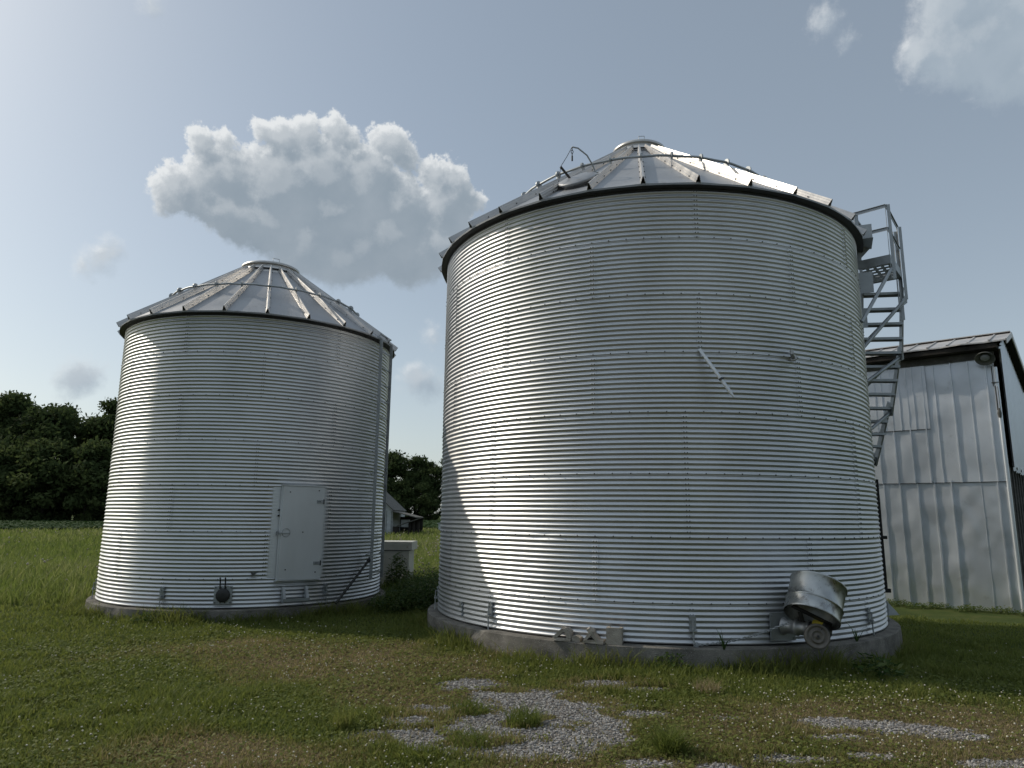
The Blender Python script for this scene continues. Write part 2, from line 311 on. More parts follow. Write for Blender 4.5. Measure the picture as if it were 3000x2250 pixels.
# crop in the far field
x, y, r = polar(110000, 75, 150, 2.0, -52, 10); k = y < np.where(x < -35, 112, 128); x, y, r = x[k], y[k], r[k]; n = len(x); s = .07 + .0014 * r
V = np.empty((n, 4, 3)); a = rng.uniform(0, 6.28, n); z = gz(x, y) + rng.uniform(.1, .38, n)
for j in range(4):
    cx, cy = np.cos(a + j * 1.571) * s, np.sin(a + j * 1.571) * s; V[:, j] = np.stack([x + cx, y + cy, z + s * rng.uniform(-.6, .6, n)], -1)
tag(link('crop_rows', np_mesh('crop_rows', V.reshape(-1, 3), np.arange(4 * n).reshape(-1, 4), M['crop'], False, {'tint': np.repeat(rng.random(n), 4)})), 'dark green low crop covering the far field', 'crop', kind='stuff')

# ------------------------------------------------------------------ grain bins
PITCH = .8128 / 12; B0 = .49; AMP = .0102
def WV(z): return np.arcsin(.93 * np.cos(2 * np.pi * (np.asarray(z) - B0) / PITCH)) / math.asin(.93)   # arcs joined by straight flanks
def pol(r, az, z): return Vector((r * math.cos(R(az)), r * math.sin(R(az)), z))
def rad(az): return Vector((math.cos(R(az)), math.sin(R(az)), 0))
def tan_(az): return Vector((-math.sin(R(az)), math.cos(R(az)), 0))
def bin_wall(name, parent, RR, nr, seam, step, mats, flat=None, ncol=288, dents=()):
    H = B0 + nr * .8128
    seams = [B0 + .8128 * i for i in range(nr)]
    zz = list(np.arange(0, H + 1e-6, PITCH / 9)); rows = []
    for z in zz: rows.append((z, 0))
    for s in seams: rows += [(s - .0171, -1), (s - .0169, 1)]
    rows.sort()
    az = np.linspace(-180, 180, ncol, endpoint=False); A = np.radians(az); V = []
    for z, e in rows:
        k = sum(1 for s in seams if z > s - .017)
        ring = .0012 * ((nr - k) % 2) + (.0004 if any(0 <= s - .0169 - z < .02 for s in seams) else 0)
        dent = .0035 * (fbm(np.cos(A) * 3 + 9, np.sin(A) * 3 + z * 1.1 + 4, 3) - .5) + .0016 * (fbm(A * 6 + 40, np.full_like(A, z * 5), 2) - .5)
        for da, dz, dd in dents: dent = dent - dd * np.exp(-(((az - da + 180) % 360 - 180) * math.pi / 180 * RR / .13) ** 2 - ((z - dz) / .045) ** 2)
        amp = np.full_like(A, AMP); off = np.zeros_like(A)
        if flat:
            a0, a1, z0, z1 = flat; fz = float(sstep(z0 - .03, z0, z) * (1 - sstep(z1, z1 + .03, z)))
            fa = sstep(a0 - 1.4, a0, az) * (1 - sstep(a1, a1 + 1.4, az)) * fz; amp = amp * (1 - fa)
            off = -.004 * fa
        r = RR + amp * WV(z) + ring + dent + off
        V.append(np.stack([r * np.cos(A), r * np.sin(A), np.full_like(A, z)], -1))
    V = np.array(V); nrw = len(rows); V = V.reshape(-1, 3); ii = np.arange(nrw * ncol).reshape(nrw, ncol); jj = np.roll(ii, -1, 1)
    F = np.stack([ii[:-1], jj[:-1], jj[1:], ii[1:]], -1).reshape(-1, 4)
    wall = link(name, np_mesh(name, V, F, mats[0], True), parent)
    # bolt heads: seam rows and paired columns where two sheets lap
    pts = []
    for i, s in enumerate(seams):
        for a in np.arange(-180, 180, step): pts.append((a + seam[0], s + .001))
    for k, (a0, arc) in enumerate(seam[1]):
        lo = 0 if k == 0 else B0 + .8128 * (k - 1); hi = B0 if k == 0 else lo + .8128
        for a in np.arange(a0, a0 + 359, arc):
            z = hi - PITCH
            while z > lo + .02:
                for d in (-1, 1): pts.append((a + d * math.degrees(.018 / RR), z))
                z -= PITCH
    if flat: pts = [p for p in pts if not (flat[0] - .5 < (p[0] + 180) % 360 - 180 < flat[1] + .5 and flat[2] < p[1] < flat[3])]
    P = np.array(pts); n = len(P); a = np.radians(P[:, 0]); zc = P[:, 1]
    rr = RR + AMP * WV(zc) + .001
    c = np.stack([rr * np.cos(a), rr * np.sin(a), zc], -1); nrm = np.stack([np.cos(a), np.sin(a), 0 * a], -1); tg = np.stack([-np.sin(a), np.cos(a), 0 * a], -1); up = np.array([0, 0, 1.])
    V = np.empty((n, 13, 3))
    for j in range(6):
        w = tg * math.cos(j * 1.0472) + up * math.sin(j * 1.0472)
        V[:, j] = c + w * .0095 - nrm * .002; V[:, 6 + j] = c + w * .0075 + nrm * .006
    V[:, 12] = c + nrm * .011
    f4 = np.array([[j, (j + 1) % 6, 6 + (j + 1) % 6, 6 + j] for j in range(6)]); f3 = np.array([[6 + j, 6 + (j + 1) % 6, 12] for j in range(6)])
    o = np.arange(n)[:, None, None] * 13
    tag(link('seam_bolts', np_mesh('seam_bolts', V.reshape(-1, 3), [(o + f4).reshape(-1, 4), (o + f3).reshape(-1, 3)], mats[1]), wall), kind='stuff')
    # the lap of one sheet over the next, a thin strip following the corrugation
    lap = MB()
    for k, (a0, arc) in enumerate(seam[1]):
        lo = 0.004 if k == 0 else B0 + .8128 * (k - 1) + .004; hi = (B0 if k == 0 else lo + .8128) - .02
        zs = np.arange(lo, hi, PITCH / 8)
        for a in np.arange(a0, a0 + 359, arc):
            if flat and flat[0] - 3 < a < flat[1] + 3 and flat[2] - .1 < (lo + hi) / 2 < flat[3] + .1: continue
            w = math.degrees(.042 / RR); vs = []
            for z in zs:
                r = RR + AMP * float(WV(z)) + .0052
                vs += [pol(r, a - w, z), pol(r, a + w, z), pol(r - .006, a + w, z), pol(r - .006, a - w, z)]
            fs = []
            for i in range(len(zs) - 1):
                p = i * 4; fs += [(p, p + 1, p + 5, p + 4), (p + 1, p + 2, p + 6, p + 5), (p + 3, p, p + 4, p + 7)]
            lap.add(vs, [f for f in fs if f[1] == f[0] + 1 and f[0] % 4 == 0], 0, True); lap.add(vs, [f for f in fs if not (f[1] == f[0] + 1 and f[0] % 4 == 0)], 0, False)
    tag(lap.build('sheet_laps', mats[0], wall), kind='stuff')
    return H, wall
def bin_roof(parent, RR, H, nrib, ph, slope, r_top, over=.132, rib_h=.10, drop=.055):
    re = RR + over; ze = H - drop; zp = lambda r: ze + slope * (re - r); mb = MB(); n = nrib
    for k in range(n):
        a0 = ph + 360 / n * k; a1 = a0 + 360 / n; rs = np.linspace(r_top - .06, re, 9); vs = []; nc = 6
        for r in rs:
            for j in range(nc + 1):
                t = j / nc; a = a0 + (a1 - a0) * t; flatk = math.cos(math.pi / n) / math.cos(R(360 / n) * (t - .5))
                sag = -.010 * math.sin(math.pi * t) * math.sin(math.pi * (r - r_top) / (re - r_top)) + .012 * (fbm(np.array(r * 2.3 + k * 7.), np.array(t * 2 + k * 3.), 2) - .5) * math.sin(math.pi * t)
                vs.append(pol(r * flatk, a, zp(r) + float(sag)))
        fs = [(i * (nc + 1) + j, (i + 1) * (nc + 1) + j, (i + 1) * (nc + 1) + j + 1, i * (nc + 1) + j + 1) for i in range(8) for j in range(nc)]
        o = len(vs) - (nc + 1); base = len(vs)
        for j in range(nc + 1): p = vs[o + j]; vs.append(p + Vector((0, 0, -.028)) - Vector((p.x, p.y, 0)).normalized() * .006)
        fs += [(o + j, base + j, base + j + 1, o + j + 1) for j in range(nc)]
        mb.add(vs, fs, 0, False)
    # roof panels, then the dark eave shade ring under them
    roof = mb.build('roof', M['roof'], parent)
    prof = [(-.036, 0), (-.030, rib_h * .34), (-.024, rib_h * .38), (-.019, rib_h * .70), (-.014, rib_h * .74), (-.009, rib_h), (.009, rib_h), (.014, rib_h * .74), (.019, rib_h * .70), (.024, rib_h * .38), (.030, rib_h * .34), (.036, 0)]
    ef = MB(); ef.lathe([(re - .012, ze - .030), (re - .06, ze - .036), (RR + .016, ze - .040), (RR + .013, ze - .06)], n=96, smooth=False); ef.build('eave_shade_ring', M['dark_steel'], roof)  # dark ring added so its colour stands in for shade under the eave
    nv = Vector((slope, 0, 1)).normalized(); rb = MB(); vs = []; r0, r1 = r_top + .05, re + .012; m = len(prof)
    for r in (r0, r1):
        for (t, h) in prof: vs.append(Vector((r, t, zp(r) - .004)) + nv * h)
    for r in (r0, r1):
        for (t, h) in prof: vs.append(Vector((r, t * .86, zp(r) - .004)) + nv * max(0, h - .004))
    fs = []
    for j in range(m - 1): fs += [(j, j + 1, m + j + 1, m + j), (2 * m + j, 3 * m + j, 3 * m + j + 1, 2 * m + j + 1), (m + j, m + j + 1, 3 * m + j + 1, 3 * m + j)]
    fs.append(tuple(range(m))[::-1]); rb.add(vs, fs)
    for r in np.arange(r0 + .25, r1, .45):
        for s in (-1, 1): rb.cyl(Vector((r, s * .028, zp(r))) + nv * .02, Vector((r, s * .028 + s * .014, zp(r))) + nv * .03, .009, 6, 1)
    first = None
    for k in range(n):
        if first is None: o = first = rb.build('roof_rib', [M['rib'], M['bolt']], roof)
        else: o = first.copy(); col.objects.link(o); o.parent = roof
        o.rotation_euler = (0, 0, R(ph + 360 / n * k))
    # dark closure bars between the ribs under the cap
    cb = MB(); w = 2 * (r_top + .10) * math.sin(math.pi / n) * .72
    cb.box(Vector((r_top + .10, 0, zp(r_top + .10) + .032)), (.03, w, .035), (1, 0, -slope * .8), (0, 1, 0), (slope, 0, 1)); f = None
    for k in range(n):
        if f is None: o = f = cb.build('vent_bar', M['dark_steel'], roof)
        else: o = f.copy(); col.objects.link(o); o.parent = roof
        o.rotation_euler = (0, 0, R(ph + 360 / n * (k + .5)))
    return roof, zp
def roof_cap(parent, r, z, handle_az):
    c = MB(); c.lathe([(r + .19, -.22), (r + .17, -.20), (r * 1.0, .0), (r * 1.0, .03), (r * 1.05, .035), (r * 1.06, .05), (r * 1.06, .085), (r * 1.02, .10), (r * .8, .125), (r * .45, .15), (r * .12, .165), (0, .167)], n=48)
    cap = c.build('roof_cap', M['rib'], parent, (0, 0, z))
    h = MB(); q = [pol(r * .90, handle_az - 5, .10), pol(r * .90, handle_az - 5, .19), pol(r * .90, handle_az + 9, .19), pol(r * .90, handle_az + 9, .10)]
    h.tube(q, .007, 6); h.build('cap_handle', M['steel'], cap)
    return cap
def roof_hoop(parent, rad_, zp, n, ph, lift=.155):
    h = MB(); z = zp(rad_) + lift
    h.tube([pol(rad_, 360 / 96 * k, z + .006 * math.sin(k * 1.7)) for k in range(96)], .021, 8, closed=True)
    hoop = h.build('hoop_pipe', M['steel'], parent); b = MB()
    b.cyl(Vector((rad_, -.012, z)), Vector((rad_, .012, z)), .062, 14); b.box((rad_, 0, z - .062), (.075, .02, .10)); f = None
    for k in range(n):
        if f is None: o = f = b.build('hoop_bracket', M['steel'], hoop)
        else: o = f.copy(); col.objects.link(o); o.parent = hoop
        o.rotation_euler = (0, 0, R(ph + 360 / n * k))
def foundation(c, r, zt, label, chips):
    mb = MB(); na = 240; prof = [(r + .01, -.6), (r + .012, zt - .12), (r + .004, zt - .012), (r - .010, zt - .001), (r - .06, zt), (r - .6, zt + .002)]
    vs = []
    for (pr, pz_) in prof:
        for j in range(na):
            a = 2 * math.pi * j / na; w = float(fbm(np.array(a * 9 + 2.), np.array(pz_ * 6 + 11.), 3) - .5)
            k = max([math.exp(-((math.degrees(a) - ca + 180) % 360 - 180) ** 2 / cw ** 2) * cd for ca, cw, cd in chips] + [0]) if pz_ > zt - .1 else 0
            vs.append(((pr + w * .022 - k) * math.cos(a), (pr + w * .022 - k) * math.sin(a), pz_ + w * .010 - k * .25))
    fs = [(i * na + j, i * na + (j + 1) % na, (i + 1) * na + (j + 1) % na, (i + 1) * na + j) for i in range(len(prof) - 1) for j in range(na)]
    mb.add(vs, fs, 0, False); o = mb.build('concrete_foundation', M['concrete'], None, (c[0], c[1], 0))
    return tag(o, label, 'foundation')
def anchor(parent, RR, az, h=.2):
    a = MB(); X = tan_(az); N_ = rad(az); c = pol(RR + .02, az, .26)
    a.box(pol(RR + .016, az, .26), (.085, .012, .19), X, N_); a.box(pol(RR + .045, az, .17), (.085, .06, .012), X, N_)
    a.tube([pol(RR + .05, az, .30), pol(RR + .055, az, .05), pol(RR + .06, az + .2, -.02)], .010, 6)
    a.cyl(pol(RR + .05, az, .18), pol(RR + .05, az, .205), .022, 6)
    for d in (-.024, .024):
        for dz in (.29, .34): a.cyl(pol(RR + .02, az, dz) + X * d, pol(RR + .036, az, dz) + X * d, .011, 6)
    a.build('anchor_bracket', M['steel'], parent)

# ---- large bin
foundation(BIG, 3.868, .262, 'weathered aggregate concrete ring under the large grain bin', [(-139, 1.2, .05), (-75, 2.0, .03), (-110, .5, .012), (-52, 1.0, .04)])
big = thing('grain_bin', BIG, 'large corrugated steel grain bin with a zigzag-braced outside stair', 'grain bin')
RB = 3.6964
colsB = [(-92.8, 45), (-111.4, 45), (-92.8, 45), (-92.8, 45), (-111.4, 45), (-89.1, 45), (-111.4, 45), (-88.9, 45)]
HB, wallB = bin_wall('wall', big, RB, 7, (-111.4, colsB), 3.75, (M['wall'], M['bolt']), dents=[(-122.3, 1.31, .012), (-121.2, 1.28, -.006), (-104.2, .84, .010), (-105.6, .78, .008), (-107, .62, .009), (-106.2, .70, .006), (-111.7, .97, .006), (-113, 1.04, .007), (-61.9, 1.02, .010), (-59.4, 1.24, .010), (-60.6, 1.10, .008), (-64.2, .85, .009), (-62.6, .92, .008), (-127, .9, .007), (-96, 2.2, .004), (-74, 3.1, .004)])
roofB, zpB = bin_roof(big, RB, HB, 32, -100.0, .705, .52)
roof_cap(big, .49, zpB(.52) + .12, -95)
roof_hoop(big, 2.48, zpB, 32, -100.0, .178)
for a in (-137.4, -174.2, -92.7, -47.4, -20, 20): anchor(big, RB, a)
# lone wavy strap and bolt ends on the wall
s = MB(); s.tube([pol(RB + .014 + AMP * float(WV(z)), -148.7, z) for z in np.arange(.10, .28, .012)], .012, 6)
s.box(pol(RB + .03, -148.7, .09), (.07, .04, .012), tan_(-148.7), rad(-148.7)); s.box(pol(RB + .016, -149.6, .25), (.07, .014, .06), tan_(-149.6), rad(-149.6)); s.build('wall_strap', M['steel'], big)
# loose support rod hanging from a seam
p0 = pol(RB + .03, -89.3, 3.762); p1 = Vector((2.84 - BIG[0], 8.941 - BIG[1], 3.346 - BIG[2])); d = (p1 - p0).normalized()
s = MB(); s.box(p0 + d * .05, (.045, .012, .13), d.cross(rad(-89)), rad(-89), d); s.tube([p0 + d * .09, p0 + d * .14, p1 - d * .08, p1], [.012, .024, .024, .006], 8)
rod = s.build('support_rod', M['door'], big); s = MB(); q = p0 + d * .52
s.tube([q + rad(-89) * .03 + d.cross(rad(-89)) * .035 * c_ for c_ in (-1, -.4, .4, 1)], .008, 6); s.cyl(q - d * .012, q + d * .012, .028, 10); s.build('clamp', M['dark_steel'], rod)
# short pipe stub poking out
s = MB(); a = -67.8; q = pol(RB + .02, a, 3.73); e = q + rad(a) * .10 - tan_(a) * .12 + Vector((0, 0, .05)); s.cyl(q, e, .028, 10); s.lathe([(.03, -.01), (.055, -.005), (.055, .008), (.03, .012)], q, (e - q).normalized(), 12); s.box(e, (.03, .03, .06)); s.build('pipe_stub', M['aluminium'], big)
# roof hatch with its lid, bent opening rod, pull cable and chain
W = lambda x, y, z: Vector((x - BIG[0], y - BIG[1], z - BIG[2]))
ah = -117.0; rh = 3.28; nv = (rad(ah) * .80 + Vector((0, 0, 1))).normalized(); sl = (rad(ah) - Vector((0, 0, .80))).normalized(); hc = pol(rh, ah, zpB(rh) + .075); tz = tan_(ah)
s = MB(); s.lathe([(.25, -.12), (.26, -.02), (.29, -.012), (.305, .0), (.305, .022), (.29, .034), (.17, .055), (0, .062)], hc, nv, 40); hatch = s.build('roof_hatch', M['roof'], big)
hp = hc - sl * .31
s = MB(); s.box(hp + nv * .01, (.14, .08, .05), tz, sl, nv); s.build('hatch_hinge', M['steel'], hatch)
s = MB(); s.box(hc + tz * .29 + nv * .01, (.10, .05, .05), tz, sl, nv); s.build('hatch_latch', M['steel'], hatch)
hb = pol(3.03, -113.2, zpB(3.03) + .07); top = W(.88, 10.0, 7.39); ct = W(.703, 10.0, 7.06); ca_ = pol(3.27, -119.2, zpB(3.27) + .12)
s = MB(); mid_ = hb.lerp(top, .55) + Vector((.06, 0, .07)); s.tube([hb, hb.lerp(mid_, .5) + Vector((.01, 0, .01)), mid_, mid_.lerp(top, .6) + Vector((.0, 0, .035)), top], .012, 8); s.box(hb, (.07, .05, .07), tz, sl, nv); s.build('opening_rod', M['steel'], hatch)
s = MB(); s.bar(ct, ca_, .035, .018); s.build('lever_arm', M['dark_steel'], hatch)
s = MB(); s.tube([top, (top + ct) / 2 + Vector((.008, 0, .004)), ct, W(.69, 10.0, 6.92), W(.668, 9.95, 6.79)], .005, 5); s.build('pull_cable', M['dark_steel'], hatch)
s = MB()
for k in range(3): s.tube([top + Vector((.016 * math.cos(t) * (k % 2), .016 * math.cos(t) * (1 - k % 2), -.03 - .05 * k + .028 * math.sin(t))) for t in np.linspace(0, 6.28, 10, False)], .006, 5, closed=True)
s.cyl(top + Vector((0, 0, -.15)), top + Vector((0, 0, -.23)), .014, 6); s.build('chain', M['dark_steel'], hatch)

# ---- outside stair of the large bin
def stair():
    s = MB(); zt = 6.0 - BIG[2]; dr = .2365; Ri, Ro = RB + .22, RB + .90
    azs = [-9.3, -8.1, -7.4, -6.7, -5.5, -3.8, -2.1, -.5, 1.4, 3.6, 4.9, 6.9, 9.2, 11.4, 13.6, 15.8, 18, 20.2, 22.4, 24.6, 26.8]; zs = [5.85, 5.59, 5.33, 5.07, 4.83, 4.60, 4.37, 4.135, 3.90, 3.675, 3.45, 3.235, 3.02, 2.8, 2.57, 2.34, 2.11, 1.88, 1.65, 1.42, 1.19]
    segs = [(0, 4), (4, 8), (8, 12), (12, 16), (16, 20)]
    for a, b_ in segs:
        for r_ in (Ri, Ro):
            p, q = pol(r_, azs[a], zs[a] - BIG[2] + .10), pol(r_, azs[b_], zs[b_] - BIG[2] - .14)
            s.bar(p, q, .028, .13, (tan_(azs[a]) + Vector((0, 0, .3))))
    st = s.build('staircase', M['steel'], big); f = None
    for az, z in zip(azs, zs):
        if f is None:
            t = MB(); c = Vector(((Ri + Ro) / 2, 0, 0)); t.box(c, (Ro - Ri - .01, .17, .006)); t.box(c + Vector((0, -.085, -.02)), (Ro - Ri - .01, .006, .045)); t.box(c + Vector((0, .085, -.02)), (Ro - Ri - .01, .006, .045))
            f = o = t.build('tread', M['steel'], st)
        else: o = f.copy(); col.objects.link(o); o.parent = st
        o.location = (0, 0, z - BIG[2]); o.rotation_euler = (0, 0, R(az))
    # platform: a perforated plate with a toe board
    A = W(5.92, 11.60, 6.07); Bp = W(6.30, 11.26, 6.07); Cp = W(6.90, 12.02, 6.07); D = A + (Cp - Bp)
    ux = (Bp - A); uy = (D - A); t = MB(); Z = Vector((0, 0, 1)); nxh, nyh = 4, 5; hx = [.06, .29, .52, .75]; th = .006
    cells = []; xs = [0]; 
    for h in hx: xs += [h, h + .13]
    xs.append(1); ys = [0]
    for j in range(nyh): ys += [.12 + j * .165, .12 + j * .165 + .075]
    ys.append(1)
    for i in range(len(xs) - 1):
        for j in range(len(ys) - 1):
            if i % 2 == 1 and j % 2 == 1: continue
            q = [A + ux * xs[a] + uy * ys[b] for a, b in ((i, j), (i + 1, j), (i + 1, j + 1), (i, j + 1))]
            t.add(q + [p - Z * th for p in q], [(0, 1, 2, 3), (7, 6, 5, 4), (0, 4, 5, 1), (1, 5, 6, 2), (2, 6, 7, 3), (3, 7, 4, 0)])
    t.build('platform', M['steel'], st)
    t = MB()
    for p, q in ((A, Bp), (Bp, Cp), (Cp, D)):
        t.bar(p + Z * .06, q + Z * .06, .006, .15)
    t.build('toe_board', M['steel'], st)
    posts = [(A, 5.76, 7.08), (Bp, 5.77, 7.09), (Cp, 5.66, 7.02), (D + (Cp - D) * .85, 5.3, 6.95)]; pd = (Bp - A).normalized()
    for p, z0, z1 in posts:
        t = MB(); n_ = Vector((p.x, p.y, 0)).normalized(); b0 = Vector((p.x, p.y, z0 - BIG[2])) + n_ * .006; b1 = Vector((p.x, p.y, z1 - BIG[2])) + n_ * .006
        t.bar(b0 - pd * .012, b1 - pd * .012, .055, .006, n_); t.bar(b0 + pd * .015 + n_ * .02, b1 + pd * .015 + n_ * .02, .006, .05, n_); t.build('guard_post', M['steel'], st)
    up = lambda p, z: Vector((p.x, p.y, z - BIG[2]))
    for z in ((7.06, 7.07, 7.0), (6.66, 6.66, 6.58)):
        for p, q, za, zb in ((A, Bp, z[0], z[1]), (Bp, Cp, z[1], z[2])):
            t = MB(); t.bar(up(p, za), up(q, zb), .006, .055); t.bar(up(p, za) + Z * .026, up(q, zb) + Z * .026, .045, .006); t.build('guard_rail', M['steel'], st)
    # tubes bracing the platform and stringers back to the wall, with gusset plates
    def brace(p, q, g=None):
        t = MB(); t.tube([p, q], .030, 10); t.build('brace', M['steel'], st)
        if g is not None:
            t = MB(); d = (q - p).normalized(); n_ = Vector((p.x, p.y, 0)).normalized()
            t.add([p + n_ * .05 + Z * .14, p + n_ * .05 - Z * .05, p + d * .24 - Z * .03, p + d * .20 + Z * .01], [(0, 1, 2, 3)]); t.add([p + n_ * .05 + Z * .14 + tan_(0) * .006, p + n_ * .05 - Z * .05 + tan_(0) * .006, p + d * .24 - Z * .03 + tan_(0) * .006, p + d * .20 + Z * .01 + tan_(0) * .006], [(3, 2, 1, 0)]); t.build('gusset', M['steel'], st)
    brace(Bp + Vector((0, 0, -.12)), pol(RB + .02, -33.5, 4.93 - BIG[2]))
    brace(Cp + Vector((0, 0, -.42)), pol(RB + .02, -17.5, 4.72 - BIG[2]), 1)
    for k in (4, 8, 12, 16):
        brace(pol(Ro, azs[k], zs[k] - BIG[2] - .08), pol(RB + .02, azs[k] - 6, zs[k] - BIG[2] - .70), 1)
        brace(pol(Ro - .1, azs[k], zs[k] - BIG[2] + .7), pol(RB + .02, azs[k] + 7, zs[k] - BIG[2] - .2))
    # flat plates tying platform and stringer to the wall
    for az, z, w in ((-24.5, 5.75, .34), (-12, 5.36, .28)):
        t = MB(); t.box(pol(RB + .11, az, z - BIG[2]), (.22, .008, .36), rad(az), tan_(az)); t.build('wall_plate', M['steel'], st)
    # little step box under the eave
    t = MB(); az = -24; c = pol(RB + .13, az, 6.44 - BIG[2]); t.box(c, (.26, .55, .008), rad(az), tan_(az)); t.box(c + Vector((0, 0, .12)) - tan_(az) * .275, (.24, .008, .24), rad(az), tan_(az)); t.box(c - rad(az) * .12 + Vector((0, 0, .2)), (.008, .5, .42), rad(az), tan_(az))
    t.add([c + tan_(az) * .2 + rad(az) * .12, c + tan_(az) * .2 - rad(az) * .12, c + tan_(az) * .2 - rad(az) * .12 - Z * .25], [(0, 1, 2)]); t.build('eave_step', M['steel'], st)
    t = MB(); q = up(A, 7.04); t.bar(q, q + Vector((.42, .42, -.16)), .03, .03); t.build('hand_grip', M['steel'], st)
stair()

# ---- small bin
foundation(SML, 2.90, .195, 'low sand-topped concrete ring under the small grain bin', [(-52, .8, .03), (-118, 2, .02)])
small = thing('grain_bin', SML, 'small corrugated steel grain bin with a flat grey door in its wall', 'grain bin')
RS = 2.7527; DA0, DA1 = -63.6, -41.8
colsS = [(-100.2, 60), (-64.7, 60), (-100.3, 60), (-70.1, 60), (-100.3, 60), (-70.1, 60), (-100.4, 60)]
HS, wallS = bin_wall('wall', small, RS, 6, (-100.3, colsS), 5, (M['wall_small'], M['bolt']), (DA0, DA1, .505, 2.10), 264)
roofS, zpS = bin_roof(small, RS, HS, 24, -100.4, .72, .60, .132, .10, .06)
roof_cap(small, .60, zpS(.60) + .07, -62)
roof_hoop(small, 1.99, zpS, 24, -100.4, .162)
for a in (-100, -40.3, -150, 20): anchor(small, RS, a)
WS = lambda x, y, z: Vector((x - SML[0], y - SML[1], z - SML[2]))
# door: a flat leaf standing proud of its frame panel
am = -52.0; X = tan_(am); Nn = rad(am); hw = RS * math.sin(R(8.2)); rd = RS * math.cos(R(8.2)) + .045; cz = (.68 + 2.335) / 2 - SML[2]
def dp(u, z, n=0): return Nn * (rd + n) + X * u + Vector((0, 0, z))
s = MB(); s.box(dp(0, cz, .012), (2 * hw, .03, 1.655), X, Nn); s.box(dp(0, cz, .0), (2 * hw + .05, .02, 1.70), X, Nn)
s.box(dp(0, cz - .842, .0), (2 * hw + .06, .09, .02), X, Nn); s.box(dp(0, cz + .842, .004), (2 * hw + .06, .07, .018), X, Nn)
door = s.build('door', M['door'], small)
for z in (2.065, .949):
    h = MB(); h.box(dp(hw - .07, z - SML[2], .034), (.13, .012, .055), X, Nn); h.cyl(dp(hw + .0, z - SML[2] - .045, .036), dp(hw + .0, z - SML[2] + .045, .036), .012, 8, 1)
    for d_ in (-.10, -.07): h.cyl(dp(hw + d_, z - SML[2], .040), dp(hw + d_, z - SML[2], .048), .008, 6, 1)
    h.build('hinge', [M['steel'], M['dark_steel']], door)
h = MB(); lz = 1.50 - SML[2]; lu = -hw + .10
h.lathe([(.075, 0), (.078, .006), (.072, .010), (.070, .004)], dp(lu, lz, .028), Nn, 24); h.bar(dp(lu + .05, lz - .01, .04), dp(-hw - .055, lz - .01, .04), .012, .02, Nn); h.box(dp(-hw - .05, lz - .01, .02), (.04, .05, .07), X, Nn); h.build('latch', M['steel'], door)
h = MB()
for u, z in ((-hw + .13, .72), (.02, .0), (-hw + .13, -.66), (hw - .1, .76), (hw - .09, -.72)): h.cyl(dp(u, cz + z, .026), dp(u, cz + z, .036), .012, 8)
h.build('door_rivets', M['dark_steel'], door)
for z in (1.90, 1.80):
    h = MB(); h.cyl(dp(-hw - .045, z - SML[2], -.02), dp(-hw - .045, z - SML[2], .004), .017, 10); h.build('bolt_hole', M['black'], door)
# flat panels of the frame either side of the door
for a0, a1 in ((DA0 + .2, -59.9), (-44.1, DA1 - .2)):
    f = MB(); vs = []
    for t in np.linspace(0, 1, 5):
        for z in (.505, 2.10): vs.append(pol(RS + .005, a0 + (a1 - a0) * t, z))
    f.add(vs, [(2 * i, 2 * i + 2, 2 * i + 3, 2 * i + 1) for i in range(4)], 0, True); f.build('frame_panel', M['door'], small)
# round unloading port on a square plate, with two pull rods
am2 = -78.0; X = tan_(am2); Nn = rad(am2); pc_ = Nn * (RS + .03) + Vector((0, 0, .435 - SML[2]))
s = MB(); s.box(pc_, (.30, .012, .30), X, Nn); port = s.build('port_plate', M['steel'], small)
s = MB(); s.lathe([(.115, .0), (.118, .03), (.112, .036), (.02, .038), (0, .038)], pc_, Nn, 28); s.build('port_cover', M['dark_steel'], port)
for u in (-.055, .03):
    s = MB(); b_ = pc_ + X * u + Vector((0, 0, .11)) + Nn * .03; s.tube([b_, b_ + Vector((0, 0, .14)) + Nn * .02, b_ + Vector((0, 0, .19)) + Nn * .06], .012, 8); s.build('pull_rod', M['dark_steel'], port)
s = MB()
for u in (-.125, -.04, .04, .125):
    for z in (-.125, .125): s.cyl(pc_ + X * u + Vector((0, 0, z)), pc_ + X * u + Vector((0, 0, z)) + Nn * .02, .012, 6)
s.build('plate_bolts', M['dark_steel'], port)
# fold-down step bracket
am3 = -53.5; X = tan_(am3); Nn = rad(am3); q = Nn * (RS + .03)
s = MB(); s.bar(q + X * -.24 + Nn * .13 + Vector((0, 0, .11)), q + X * .24 + Nn * .13 + Vector((0, 0, .11)), .09, .02); s.bar(q + X * -.24 + Nn * .17 + Vector((0, 0, .12)), q + X * .24 + Nn * .17 + Vector((0, 0, .12)), .012, .05)
stp = s.build('step_bracket', M['steel'], small)
for u in (-.23, .19):
    s = MB(); v = [q + X * u + Vector((0, 0, .08)), q + X * u + Vector((0, 0, .34)), q + X * u + Nn * .05 + Vector((0, 0, .34)), q + X * u + Nn * .16 + Vector((0, 0, .12)), q + X * u + Nn * .16 + Vector((0, 0, .08))]
    s.add(v + [p + X * .05 for p in v], [(0, 1, 2, 3, 4), (9, 8, 7, 6, 5)] + [(i, i + 5, (i + 1) % 5 + 5, (i + 1) % 5) for i in range(5)]); s.build('step_arm', M['steel'], stp)
